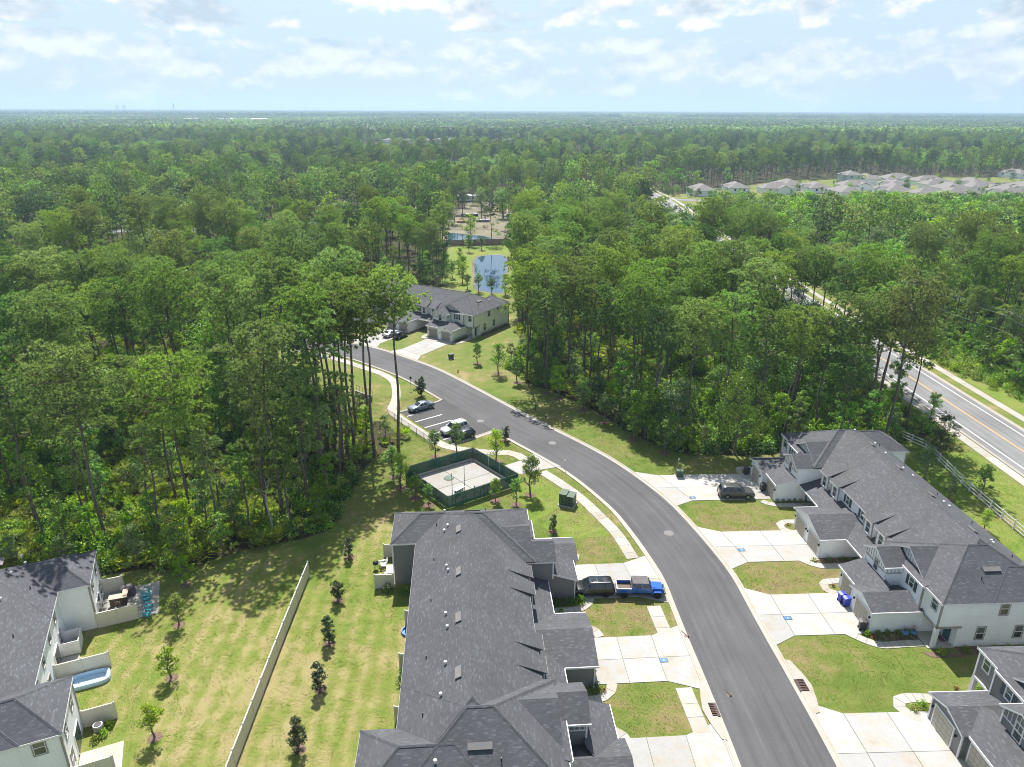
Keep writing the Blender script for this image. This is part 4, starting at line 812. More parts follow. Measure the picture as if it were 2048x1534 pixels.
for a, b in run([(-27, 278.6), (-5, 282.0), (16, 283)], 2.4):
    l = (b-a).length; ang = math.atan2((b-a).y, (b-a).x)
    for k in range(8): put('board', MB().box(.02, l-.02, -.03, .03, .1+k*.28, .1+k*.28+.25).mesh('board', 'wood_grey'), wf, (*(a-O), 0), ang)
    put('post', MB().box(-.08, .08, -.08, .08, 0, 2.5).mesh('post', 'wood_grey'), wf, (*(a-O), 0))
def screen_mat():
    mt, nt, P, N, L = nodes('screen_mesh'); tc = N.new('ShaderNodeTexCoord'); a = tex_noise(N, L, tc.outputs['Object'], 1.4, 5)
    L.new(cramp(N, L, a, [(.3, (.012, .07, .05)), (.7, (.03, .13, .095))]), P.inputs['Base Color']); P.inputs['Roughness'].default_value = .8
    tr = N.new('ShaderNodeBsdfTransparent'); mx = N.new('ShaderNodeMixShader'); mx.inputs[0].default_value = .2; L.new(P.outputs[0], mx.inputs[1]); L.new(tr.outputs[0], mx.inputs[2]); L.new(mx.outputs[0], N['Material Output'].inputs[0]); MATS['screen_mesh'] = mt
screen_mat()
# ------------------------------------------------------------------ pumping station yard inside a green screened fence
NW, NN, NE, NS = Vector((-15.3, 90.9)), Vector((-5.9, 97.3)), Vector((.9, 89.1)), Vector((-8.5, 82.7))
pad = struct('concrete_pad', 'stained concrete pad inside the green screened fence'); c_ = (NW+NN+NE+NS)/4
for i in range(2):
    for j in range(2):
        f = lambda u, v: tuple(NW+(NN-NW)*(.05+.9*u)+(NS-NW)*(.05+.9*v)); MB().prism([f(i*.5+.004, j*.5+.004), f(i*.5+.496, j*.5+.004), f(i*.5+.496, j*.5+.496), f(i*.5+.004, j*.5+.496)], 0, .12).build('slab', 'old_concrete', pad)
ef = thing('screened_fence', 'chain link fence with dark green screen round the pump yard', 'fence', (*NW, 0))
for a0, b0 in ((NW, NN), (NN, NE), (NE, NS), (NS, NW)):
    for a, b in run([a0, b0], 2.7):
        l = (b-a).length; ang = math.atan2((b-a).y, (b-a).x); put('screen_panel', MB().box(.02, l-.02, -.012, .012, .08, 1.95).mesh('screen_panel', 'screen_mesh'), ef, (*(a-NW), 0), ang)
        o = put('post', MB().tube((0, 0, 0), (0, 0, 2.1), .035, .035, 8).mesh('post', 'green_metal'), ef, (*(a-NW), 0)); put('top_rail', MB().tube((0, 0, 2.0), (l, 0, 2.0), .022, .022, 6).mesh('top_rail', 'green_metal'), ef, (*(a-NW), 0), ang)
for k in (.36, .60): q = NN+(NE-NN)*k; MB().box(-.05, .05, -.05, .05, 0, 2.15).build('gate_post', 'galvanised', ef, (*(q-NW), 0))
kb = thing('retaining_kerb', 'pale concrete footing wall along the inside of the green fence', 'wall', (*NN, 0))
for a, b in ((NN, NE), (NN, NW)):
    l = (b-a).length; ang = math.atan2((b-a).y, (b-a).x); put('wall', MB().box(.3, l-.4, (-.5 if b is NE else .25), (-.25 if b is NE else .5), 0, .42).mesh('wall', 'old_concrete'), kb, (0, 0, 0), ang)
MB_ = lambda: MB()
tag(MB().lathe([(.75, 0), (.75, .05), (.7, .07)], 20).lathe([(.6, .07), (.58, .09)], 20).build('wet_well_lid', 'green_metal', None, (-9.1, 91.1, .12)), 'round green wet well lid set in the concrete pad', 'lid')
t = thing('control_panel', 'grey control cabinets on posts in the pump yard', 'control panel', (-7.1, 84.6, .1), R(50))
for x in (-.75, .75): MB().box(x-.05, x+.05, -.05, .05, 0, 2.0).build('post', 'galvanised', t)
MB().box(-.7, .15, -.12, .22, .9, 1.95).build('cabinet', 'galvanised', t); MB().box(.25, .75, -.1, .18, 1.1, 1.7).build('cabinet', 'white_vinyl', t); MB().box(-.85, .85, -.3, .35, 2.0, 2.05).build('canopy', 'galvanised', t)
for (x, y), h, l in (((-8.0, 84.1), 4.6, 'tall thin black antenna mast in the pump yard'), ((-6.5, 86.4), 4.8, 'slim grey light mast in the pump yard')): t = thing('mast', l, 'mast', (x, y, .1)); MB().tube((0, 0, 0), (0, 0, h), .045, .035, 8).build('pole', 'black_metal' if h < 4.7 else 'green_metal', t); MB().box(-.12, .12, -.12, .12, 0, .04).build('base_plate', 'galvanised', t)
t = thing('vent_standpipe', 'rusty standpipe with tee cap in the pump yard', 'pipe', (-5.1, 86.3, .1)); MB().tube((0, 0, 0), (0, 0, 1.5), .07, .07, 8).build('pipe', 'rust_iron', t); MB().tube((-.2, 0, 1.5), (.2, 0, 1.5), .08, .08, 8).build('tee', 'galvanised', t)
t = thing('valve_manifold', 'looped grey pipe manifold with hand wheels in the pump yard', 'pipes', (-4.3, 86.2, .1), R(38)); 
for k in range(3): x = k*.6; MB().tube((x, 0, 0), (x, 0, 1.05), .06, .06, 8).tube((x, 0, 1.05), (x+.55, .1, 1.05), .06, .06, 8).build('pipe', 'galvanised', t); MB().lathe([(.16, 0), (.18, .03), (.16, .06)], 10, (x+.3, .05, 1.2)).build('hand_wheel', 'black_metal', t)
# ------------------------------------------------------------------ utility boxes, hydrant, signs, covers
def transformer(label, loc, rz, s=1.):
    t = thing('transformer_box', label, 'utility box', (*loc, 0), rz); w, d, h = .95*s, .8*s, 1.15*s
    MB().box(-w*.75, w*.75, -d*.85, d*.85, 0, .12).build('pad', 'walk_concrete', t); b = MB().extrude([(-d/2, .12), (d/2, .12), (d/2, h*.96), (d*.1, h), (-d/2, h*.92)], 'x', -w/2, w/2).build('cabinet', 'green_metal', t)
    MB().box(-w/2-.03, w/2+.03, -d/2-.04, d/2+.02, h*.94, h*.98).build('lid', 'green_metal', b); MB().box(-.012, .012, -d/2-.012, -d/2, .16, h*.9).box(.06, .1, -d/2-.04, -d/2, h*.4, h*.55).build('door_seam', 'black_metal', b); return t
t = thing('switch_cabinet', 'tall dark green twin switch cabinet on the lawn by the sidewalk', 'utility box', (7.6, 84.1, 0), R(-22))
MB().box(-1.15, 1.15, -.95, .95, 0, .15).build('pad', 'walk_concrete', t)
for x in (-.52, .5): c = MB().box(x-.48, x+.48, -.75, .75, .15, 1.75 if x < 0 else 1.6).build('cabinet', 'green_metal', t); MB().box(x-.52, x+.52, -.8, .8, 1.75 if x < 0 else 1.6, 1.82 if x < 0 else 1.67).build('lid', 'green_metal', c); MB().box(x-.02, x+.02, -.78, -.75, .3, 1.5).build('door_seam', 'black_metal', c)
transformer('green transformer box on the lawn across from the white townhouse driveway', (24.5, 92.0), R(-4)); transformer('green transformer box on the lawn before the cream townhouses', (-13.1, 144.2), R(30))
tag(MB().box(-.7, .7, -.4, .4, 0, .04).build('cover_plate', 'sand', None, (22.6, 90.6, .03)), 'tan plywood plate lying by the transformer box', 'plate')
def post_sign(label, loc, h, w=.45, hh=.6, m='galvanised', rz=0.):
    t = thing('sign_post', label, 'sign', (*loc, 0), rz); MB().tube((0, 0, 0), (0, 0, h), .03, .03, 6).build('post', 'galvanised' if m != 'black_metal' else m, t); MB().box(-w/2, w/2, -.05, -.03, h-hh, h).build('sign_plate', m, t); return t
post_sign('black street sign on a black post before the magnolia island', (-19.3, 126.3), 2.6, .4, .5, 'black_metal', R(35)); post_sign('small white sign by the pump yard driveway', (7.9, 93.9), 1.8, .35, .4, 'white_vinyl', R(-30)); post_sign('thin grey marker post by the transformer box', (24.4, 92.8), 2.6, .2, .3, 'galvanised')
t = thing('fire_hydrant', 'yellow fire hydrant on the lawn by the outer kerb', 'hydrant', (-11.0, 135.7, .02)); MB().lathe([(.17, 0), (.17, .06), (.12, .08), (.12, .55), (.15, .57), (.14, .66), (.05, .74)], 10).build('barrel', 'hydrant_yellow', t); MB().tube((-.24, 0, .42), (.24, 0, .42), .07, .07, 8).build('outlet', 'hydrant_yellow', t)
for p, l in (((4.2, 116.3), 'slim dark green cable pedestal on the outer lawn'), ((5.9, 112.9), 'black irrigation stake on the outer lawn')):
    t = thing('pedestal', l, 'utility box', (*p, .02)); MB().box(-.13, .13, -.13, .13, 0, .95 if 'cable' in l else .5).build('cabinet', 'green_metal', t); MB().box(-.16, .16, -.16, .16, .95 if 'cable' in l else .5, 1.03 if 'cable' in l else .56).build('cap', 'green_metal', t)
    if 'cable' in l: MB().tube((.1, .2, 0), (.1, .2, 1.9), .025, .02, 6).build('marker', 'galvanised', t)
mat('cover_iron', (.16, .15, .145), .7, .25, 6)
for (x, y), l in (((6.5, 103.0), 'round iron manhole cover in the bend by the bay'), ((19.9, 77.1), 'round iron manhole cover before the white townhouse driveways'), ((-5.4, 111.5), 'round iron manhole cover at the mouth of the bay')):
    t = thing('manhole', l, 'manhole', (x, y, .037)); MB().lathe([(.62, 0), (.62, .012), (.45, .014)], 20).build('collar', 'cover_iron', t); MB().lathe([(.36, .014), (.34, .026)], 18).build('cover', 'cover_iron', t)
mb_l = ['by the blue pickup lawn', 'below the grey crossover', 'of the middle garages', 'of the blue bins']
for (x, y), l in zip(((14.84, 54.8), (25.0, 85.9), (28.0, 73.4), (29.15, 61.0)), mb_l):
    t = thing('water_meter_box', 'blue lidded water meter box in the driveway '+l, 'meter box', (x, y, .08), R(3)); MB().box(-.42, .42, -.3, .3, 0, .012).build('frame', 'charcoal_plastic', t); MB().box(-.34, .34, -.23, .23, .012, .022).build('lid', 'meter_blue', t); MB().box(-.08, .1, -.07, .07, .022, .028).build('reader_cap', 'pale_blue', t)
for (x, y), l, s in (((26.95, 51.6), 'rusty storm drain grate by the straw tinged lawn', 1), ((18.15, 48.7), 'rusty storm drain grate by the sidewalk', -1)):
    t = thing('storm_drain', l, 'storm drain', (x, y, 0), R(3)); MB().prism([(-.08*s, -3.3), (-.08*s, 3.3), (.35*s, 3.2), (.8*s, 1.5), (1.05*s, 0), (.8*s, -1.5), (.35*s, -3.2)], 0, .14).build('apron', 'kerb_concrete', t); MB().box(-.35, .55 if s > 0 else .35, -.75, .75, .1, .14).build('frame', 'charcoal_plastic', t)
    g = MB()
    for k in range(7): g.box(-.3, .5 if s > 0 else .3, -.66+k*.2, -.56+k*.2, .14, .16)
    g.build('grate', 'rust_iron', t)
t = thing('headwall', 'small grey concrete headwall with railing below the far sidewalk', 'wall', (-27.5, 121.8, 0), R(-38)); MB().box(-2.2, 2.2, -.15, .15, 0, 1.0).build('wall', 'old_concrete', t); MB().box(2.0, 2.2, -1.5, .15, 0, .8).build('wing_wall', 'old_concrete', t); r_ = MB().tube((-2.2, .3, 1.9), (2.2, .3, 1.9), .03, .03, 6)
for k in range(6): r_.tube((-2.2+k*.88, .3, 0), (-2.2+k*.88, .3, 1.9), .025, .025, 6)
r_.build('railing', 'black_metal', t)
# ------------------------------------------------------------------ bins and pots
def bin_(label, loc, rz, m):
    t = thing('wheelie_bin', label, 'bin', (*loc, .08), rz); b = MB(); lo, hi = [(-.24, -.28), (.24, -.28), (.24, .28), (-.24, .28)], [(-.3, -.36), (.3, -.36), (.3, .36), (-.3, .36)]
    for i in range(4): b.face([(*lo[i], .06), (*lo[(i+1) % 4], .06), (*hi[(i+1) % 4], 1.0), (*hi[i], 1.0)])
    b.face([(*p, .06) for p in lo[::-1]]).face([(*p, 1.0) for p in hi]); bd = b.build('body', m, t); MB().extrude([(-.39, 1.0), (.4, 1.0), (.4, 1.04), (.1, 1.12), (-.3, 1.1)], 'x', -.32, .32).build('lid', m, t)
    MB().tube((-.28, .4, .98), (.28, .4, .98), .025, .025, 6).build('handle', m, t); MB().tube((-.3, .26, .12), (-.22, .26, .12), .12, .12, 10).build('wheel', 'rubber', t); MB().tube((.22, .26, .12), (.3, .26, .12), .12, .12, 10).build('wheel', 'rubber', t); return t
bin_('bright blue recycling bin before the white garage', fR(-5.5, 7.5), R(100), 'blue_plastic'); bin_('second blue recycling bin tucked against the white garage post', fR(-5.35, 6.75), R(95), 'blue_plastic'); bin_('brown bin beside the white gable garage door', fR(-5.55, 3.0), R(80), 'charcoal_plastic')
bin_('dark bin behind the grey crossover', fR(-5.0, 31.6), R(95), 'charcoal_plastic'); bin_('dark bin by the far white garage corner', fR(-5.6, 36.5), R(95), 'charcoal_plastic')
# ------------------------------------------------------------------ back yard things
PT = struct('paver_patio', 'grey concrete paver patio behind the white townhouses'); pm = [MB().box(.01, .78, .01, .58, 0, .07+k*.004).mesh('paver', 'old_concrete' if k == 1 else 'walk_concrete') for k in range(3)]
for i in range(7):
    for j in range(10): o = put('paver', random.choice(pm), PT, (*fL(15.35+i*.79, 19.95+j*.6), .02), HL.rotation_euler.z)
for (a, b, c, d), l in (((12.5, 14.2, 14, 16.4), 'small concrete slab behind the white middle house'), ((15.4, .4, 18.6, 3.2), 'concrete slab behind the near white wing')): tag(MB().prism([fL(a, b), fL(c, b), fL(c, d), fL(a, d)], 0, .08).build('patio_slab', 'walk_concrete'), l, kind='structure')
MB_l = HL.rotation_euler.z
t = thing('patio_bar', 'wicker patio bar counter with stone top on the pavers', 'bar table', (*fL(17.0, 23.2), .09), MB_l+R(-5)); MB().box(-.8, .8, -.35, .3, 0, 1.0).box(.4, .8, -.35, 1.0, 0, 1.0).build('base', 'wicker', t); MB().box(-.9, .9, -.45, .4, 1.0, 1.06).box(.35, .9, .4, 1.1, 1.0, 1.06).build('top', 'stone_top', t)
t = thing('bar_stool', 'wicker bar stool before the patio bar', 'stool', (*fL(17.0, 22.4), .09), MB_l)
for x in (-.18, .18):
    for y in (-.18, .18): MB().box(x-.025, x+.025, y-.025, y+.025, 0, .7).build('leg', 'wicker', t)
MB().box(-.22, .22, -.22, .22, .7, .76).build('seat', 'wicker', t); MB().box(-.22, .22, -.22, -.18, .76, 1.05).build('backrest', 'wicker', t)
t = thing('covered_grill', 'grill under a dark canvas cover on the pavers', 'grill', (*fL(17.8, 24.7), .09), MB_l); b = MB(); rg = [(1.0, .75, 0), (.95, .7, .55), (.85, .6, .95), (.5, .35, 1.15)]
for (wa, da, za), (wb, db, zb) in zip(rg, rg[1:]):
    A = [(-wa*.7, -da*.7, za), (wa*.7, -da*.7, za), (wa*.7, da*.7, za), (-wa*.7, da*.7, za)]; B_ = [(-wb*.7, -db*.7, zb), (wb*.7, -db*.7, zb), (wb*.7, db*.7, zb), (-wb*.7, db*.7, zb)]
    for i in range(4): b.face([A[i], A[(i+1) % 4], B_[(i+1) % 4], B_[i]])
b.face([(-.35, -.25, 1.15), (.35, -.25, 1.15), (.35, .25, 1.15), (-.35, .25, 1.15)]); b.build('cover', 'canvas', t)
t = thing('fire_table', 'small square brown fire table on the pavers', 'table', (*fL(18.4, 21.4), .09), MB_l); MB().box(-.35, .35, -.35, .35, 0, .55).build('base', 'wicker', t); MB().box(-.4, .4, -.4, .4, .55, .6).build('top', 'charcoal_plastic', t)
def adirondack(label, loc, rz, m='teal_plastic', s=1.):
    t = thing('garden_chair', label, 'chair', (*loc, .09), rz, 'chairs of the paver patio' if 'teal' in label else None); t.scale = (s, s, s)
    for y in (-.28, .28):
        MB().box(.3, .38, y-.04, y+.04, 0, .56).build('leg', m, t); MB().extrude([(-.4, 0), (-.3, 0), (.38, .3), (.38, .4)], 'y', y-.03, y+.03).build('leg', m, t); MB().box(-.3, .42, y-.08, y+.08, .56, .6).build('armrest', m, t)
    for k in range(5): MB().box(-.2+k*.12, -.1+k*.12, -.27, .27, .2+k*.04, .23+k*.04).build('seat_slat', m, t)
    for k in range(5): y = -.24+k*.12; MB().box(-.03, .0, y-.05, y+.05, 0, .8-.04*abs(k-2)*2, 0, Matrix.Translation((-.2, 0, .22)) @ Matrix.Rotation(R(-22), 4, 'Y')).build('back_slat', m, t)
    return t
for (x, y), a, l in (((19.9, 19.9), 150, 'teal slatted garden chair nearest the privacy panel'), ((20.0, 21.2), 170, 'teal slatted garden chair facing the fire table'), ((19.7, 22.6), 185, 'teal slatted garden chair between two others'), ((19.6, 23.5), 195, 'teal slatted garden chair beside the covered grill')): adirondack(l, fL(x, y), MB_l+R(a))
t = thing('bicycle', 'black bicycle leaning by the patio door', 'bicycle', (*fL(15.9, 20.9), .09), MB_l+R(20))
for x in (-.5, .5):
    b = MB(); K = 16
    for k in range(K): a0, a1 = 2*math.pi*k/K, 2*math.pi*(k+1)/K; b.tube((x+.32*math.cos(a0), 0, .33+.32*math.sin(a0)), (x+.32*math.cos(a1), 0, .33+.32*math.sin(a1)), .025, .025, 5, caps=False)
    b.build('wheel', 'rubber', t)
MB().tube((-.5, 0, .33), (-.1, 0, .75), .02).tube((-.1, 0, .75), (.38, 0, .78), .02).tube((.38, 0, .78), (.0, 0, .3), .02).tube((-.1, 0, .8), (0, 0, .3), .02).tube((.5, 0, .33), (.36, 0, .9), .02).build('frame', 'black_metal', t); MB().tube((.36, -.25, .92), (.36, .25, .92), .018).build('handlebar', 'black_metal', t); MB().box(-.24, 0, -.06, .06, .84, .9).build('saddle', 'rubber', t)
def ac(label, loc, rz=0):
    t = thing('air_conditioner', label, 'air conditioner', (*loc, .06), rz); MB().lathe([(.5, 0), (.5, .08)], 4, (0, 0, -.05)).build('pad', 'walk_concrete', t); MB().lathe([(.40, .03), (.42, .1), (.42, .72), (.38, .8)], 16).build('casing', 'galvanised', t); MB().lathe([(.30, .8), (.28, .83)], 14).build('fan_grille', 'charcoal_plastic', t); return t
ac('grey round air conditioner beside the cream panel', fL(16.6, 5.1)); ac('grey air conditioner behind the white wing', fL(13.3, 11.6))
t = thing('inflatable_pool', 'pale blue inflatable pool beside the cream privacy panel', 'pool', (*fL(15.2, 12.0), .03), MB_l)
b = MB(); K = 28; pr = [(.0, 1.0), (.14, .97), (.2, .8), (.14, .62), (0, .6)]
ring_ = [(1.75*math.copysign(abs(math.cos(a))**.5, math.cos(a)), .95*math.copysign(abs(math.sin(a))**.5, math.sin(a))) for a in [2*math.pi*k/K for k in range(K)]]
sec = [(1.0, .0), (1.04, .2), (1.0, .42), (.88, .46), (.80, .3), (.78, .06)]
for (s0, z0), (s1, z1) in zip(sec, sec[1:]):
    for k in range(K): p, q = ring_[k], ring_[(k+1) % K]; b.face([(p[0]*s0, p[1]*s0, z0), (q[0]*s0, q[1]*s0, z0), (q[0]*s1, q[1]*s1, z1), (p[0]*s1, p[1]*s1, z1)])
b.build('ring', 'pale_blue', t); b = MB(); b.face([(p[0]*.8, p[1]*.8, .1) for p in ring_]); b.build('floor', 'pale_blue', t)
t = thing('paddling_pool', 'deep blue paddling pool below a cream panel behind the grey townhouses', 'pool', (*fC(13.2, 14.3), .03)); MB().lathe([(.75, 0), (.8, .12), (.75, .25), (.66, .25), (.62, .06)], 18).build('ring', 'meter_blue', t)
adirondack('white metal garden chair behind the grey wing', fC(16.9, 2.9), R(200), 'white_vinyl', 1.1); adirondack('white garden chair beside the cream panel of the grey wing', fC(16.6, 5.3), R(120), 'white_vinyl', .95)
t = thing('garden_table', 'white garden table against the grey wing', 'table', (*fC(15.9, 4.4), .03), R(4)); MB().box(-.5, .5, -.8, .8, .7, .75).build('top', 'white_vinyl', t)
for x in (-.4, .4):
    for y in (-.7, .7): MB().box(x-.03, x+.03, y-.03, y+.03, 0, .7).build('leg', 'white_vinyl', t)
t = thing('kettle_grill', 'round black kettle grill on the lawn behind the grey wing', 'grill', (-15.75, 69.4, .03)); MB().lathe([(.1, .55), (.3, .66), (.34, .8)], 14).build('bowl', 'black_metal', t); MB().lathe([(.345, .8), (.3, .95), (.12, 1.05)], 14).build('lid', 'black_metal', t)
for k in range(3): a = k*2.094; MB().tube((.1*math.cos(a), .1*math.sin(a), .6), (.32*math.cos(a), .32*math.sin(a), 0), .02, .02, 6).build('leg', 'galvanised', t)
for y, l in ((1.9, 'pale blue round plant pot on the porch near the teal door'), (1.15, 'pale blue round plant pot beside the garage wall on the porch')):
    t = thing('plant_pot', l, 'plant pot', (*fR(-1.6 if y > 1.5 else -.7, 2.0), .1)); MB().lathe([(.2, 0), (.34, .12), (.36, .34), (.31, .38)], 14).build('pot', 'pot_blue', t)
    s = MB(); random.seed(int(y*10))
    for k in range(26): a = random.random()*6.28; r = random.uniform(.15, .45); s.tube((0, 0, .36), (r*math.cos(a), r*math.sin(a), .36+random.uniform(.4, .8)), .012, .004, 3, caps=False)
    s.build('stems', 'rust_leaves', t)
# two dragonflies hovering a few metres from the viewpoint
for i, (p, l) in enumerate((((.92, 2.33, 47.70), 'brown dragonfly hovering above the asphalt street'), ((.74, 2.42, 47.93), 'brown dragonfly hovering above the driveway apron'))):
    t = thing('dragonfly', l, 'insect', p, R(-65+5*i)); MB().tube((-.03, 0, 0), (.012, 0, 0), .0015, .002, 6).lathe([(.002, -.006), (.0045, 0), (.002, .006)], 8, (.014, 0, 0)).build('body', 'rust_iron', t)
    for s in (-1, 1):
        for x in (.004, .012): MB().prism([(x, 0), (x+.004, s*.014), (x+.001, s*.017), (x-.003, s*.014)], .003, .0034).build('wing', 'wicker', t)
# ------------------------------------------------------------------ vegetation
def rnd_dir(up=0.):
    while 1:
        v = Vector((random.uniform(-1, 1), random.uniform(-1, 1), random.uniform(-1, 1)))
        if .05 < v.length < 1: break
    v.normalize(); v.z += up; return v.normalized()
def blades(b, c, d, n, ln, w, spread):
    """a tuft of needles: thin triangles fanning out from c round d"""
    for _ in range(n):
        e = (d+rnd_dir()*spread).normalized(); s = e.cross(rnd_dir()).normalized()*w*.5; t = c+e*ln*random.uniform(.75, 1.2)
        i = len(b.v); b.v += [tuple(c-s), tuple(c+s), tuple(t)]; b.f.append((i, i+1, i+2)); b.m.append(0)
def leaf(b, c, n, sz):
    u = n.orthogonal().normalized(); u = (Matrix.Rotation(random.uniform(0, 6.28), 3, n) @ u); w = n.cross(u); l, k = sz*random.uniform(.7, 1.3), sz*.55
    i = len(b.v); b.v += [tuple(c-u*l*.5), tuple(c+w*k*.5), tuple(c+u*l*.5), tuple(c-w*k*.5)]; b.f.append((i, i+1, i+2, i+3)); b.m.append(0)
def trunk_mesh(name, h, r, m, limbs=(), bend=.25, top=.25):
    b = MB(); K = 8; p = [Vector((bend*math.sin(i*1.1)*i/K, bend*math.cos(i*.9+1)*i/K-bend*.5*i/K, h*i/K)) for i in range(K+1)]; p[0].z = -.2
    for i in range(K): b.tube(p[i], p[i+1], r*(1.15-.0 if i == 0 else 1-(1-top)*i/K), r*(1-(1-top)*(i+1)/K), 7, caps=False)
    for a, c, r0 in limbs: b.tube(a, c, r0, r0*.35, 4, caps=False)
    return b.mesh(name, m, True)
def pine(seed, h, cr, base=.58, lod=0, m='pine_needles'):
    """tall bare trunk, rounded crown of dense needle clumps on rising limbs"""
    random.seed(seed); b = MB(); limbs = []; n = int((26 if lod == 0 else 22)*(cr/4)**1.2)
    for k in range(n):
        f = (k+.5)/n; z = h*(base+(1-base)*.94*f**.85); env = cr*max(.22, math.sqrt(max(0, 1-((f-.42)/.66)**2)))
        a = k*2.4+random.uniform(-.6, .6); rr = env*random.uniform(.45, 1.08); o = Vector((0, 0, z-rr*.15)); c = Vector((rr*math.cos(a), rr*math.sin(a), z+rr*.12+random.uniform(-.6, .6)))
        limbs.append((o, c, .03+.012*rr)); sub = [c]+([o.lerp(c, .6)+rnd_dir()*.6] if rr > 2.2 and lod == 0 else [])
        for q in sub:
            R0 = random.uniform(.9, 1.6)*(cr/4)**.5
            for _ in range(20 if lod == 0 else (12 if lod == 1 else 5)):
                d = rnd_dir(.35); e = q+Vector((d.x, d.y, d.z*.62))*R0*random.uniform(.6, 1.05)
                if lod == 0: blades(b, e, (d*.6+Vector((0, 0, .7))).normalized(), 26, .42, .10, 1.0)
                elif lod == 1: blades(b, e, (d+Vector((0, 0, .3))).normalized(), 4, .85, .42, .8)
                else: blades(b, e, d, 3, 1.5, .8, .9)
    return b.mesh('crown', m), trunk_mesh('trunk', h*.95, .08+h*.0058, 'pine_bark', limbs if lod < 2 else limbs[::3], .5, .3)
def broad(seed, h, cr, m, base=.3, n=26, lv=80, sz=.34, bark='grey_bark', flat=.8, lod=0):
    random.seed(seed); b = MB(); limbs = []
    for k in range(n):
        f = random.random()**.8; z = h*(base+(1-base)*f*.92); env = cr*math.sqrt(max(.06, 1-((f-.38)/.66)**2)); a = k*2.4; rr = env*random.uniform(.25, 1.0); c = Vector((rr*math.cos(a), rr*math.sin(a), z)); limbs.append((Vector((0, 0, max(h*base*.7, z-rr*.7))), c, .05+.012*rr))
        R0 = random.uniform(.5, .9)*cr*.42
        for _ in range(lv):
            d = rnd_dir(.25); leaf(b, c+Vector((d.x, d.y, d.z*flat))*R0*random.uniform(.55, 1.08), (d+rnd_dir()*.9+Vector((0, 0, .5))).normalized(), sz)
    return b.mesh('crown', m), trunk_mesh('trunk', h*.8, .06+h*.011, bark, limbs, .3)
def shrub(seed, r, h, m, n=150, sz=.16):
    random.seed(seed); b = MB()
    for _ in range(n):
        d = rnd_dir(.35); d.z = abs(d.z); k = random.uniform(.55, 1.05)*(1+.25*noise.noise(d*2.3+Vector((seed, 0, 0)))); leaf(b, Vector((d.x*r*k, d.y*r*k, d.z*h*k+.03)), (d+rnd_dir()*.8).normalized(), sz)
    return b.mesh('foliage', m)
def palmetto(seed, m='palmetto_leaves'):
    random.seed(seed); b = MB()
    for _ in range(15):
        a = random.uniform(0, 6.28); tilt = random.uniform(.25, 1.2); d = Vector((math.cos(a)*math.sin(tilt), math.sin(a)*math.sin(tilt), math.cos(tilt))); c = d*random.uniform(.55, 1.1); s = d.cross(Vector((0, 0, 1))).normalized(); u = s.cross(d)
        for k in range(7):
            t = (k-3)*.42; e = (d*math.cos(t)+s*math.sin(t)+u*.1).normalized(); w = (s*math.cos(t)-d*math.sin(t))*.055; q = c+e*random.uniform(.5, .7); i = len(b.v)
            b.v += [tuple(c-w*.5), tuple(c+e*.3+w), tuple(q), tuple(c+e*.3-w)]; b.f.append((i, i+1, i+2, i+3)); b.m.append(0)
    return b.mesh('palmetto_fronds', m)
def spiky(seed, m, n=46, l=.6, w=.035):
    random.seed(seed); b = MB()
    for _ in range(n):
        a = random.uniform(0, 6.28); r = random.uniform(.2, 1); d = Vector((math.cos(a)*r, math.sin(a)*r, random.uniform(.5, 1.1))).normalized(); s = d.cross(Vector((0, 0, 1))).normalized()*w*.5; p = d*l*.6; q = p+Vector((d.x, d.y, -.15))*l*.5; i = len(b.v)
        b.v += [tuple(-s), tuple(s), tuple(p+s), tuple(p-s), tuple(q)]; b.f += [(i, i+1, i+2, i+3), (i+3, i+2, i+4)]; b.m += [0, 0]
    return b.mesh('blades', m)
PINES = [pine(11, 24, 4.3), pine(12, 22.5, 3.6, .64, 0, 'pine_needles_dark'), pine(13, 25, 4.8, .6), pine(14, 21, 3.3, .62, 0, 'pine_needles_dark'), pine(15, 23, 4.0, .54), pine(16, 19, 2.9, .56, 0, 'pine_needles_dark'), pine(17, 25, 3.7, .70), pine(18, 24, 3.4, .68)]
THIN = [pine(21, 17, 1.9, .5), pine(22, 14, 1.7, .42)]
BROAD = [broad(31, 13, 4.2, 'oak_leaves', .25, 36, 110, .36), broad(32, 15, 4.8, 'lime_leaves', .3, 40, 110, .36), broad(33, 11, 3.4, 'oak_leaves', .2, 34, 110, .34), broad(34, 16, 4.2, 'dark_leaves', .22, 40, 110, .36), broad(35, 12, 3.8, 'lime_leaves', .2, 36, 110, .34), broad(36, 13, 4.4, 'silver_leaves', .25, 36, 110, .34)]
SLIM = [broad(41, 9, 1.8, 'oak_leaves', .25, 26, 80, .26), broad(42, 7.5, 1.6, 'lime_leaves', .2, 24, 80, .25), broad(43, 6, 1.7, 'silver_leaves', .15, 24, 80, .24), broad(44, 11, 2.0, 'oak_leaves', .2, 30, 80, .28)]
TID = {}
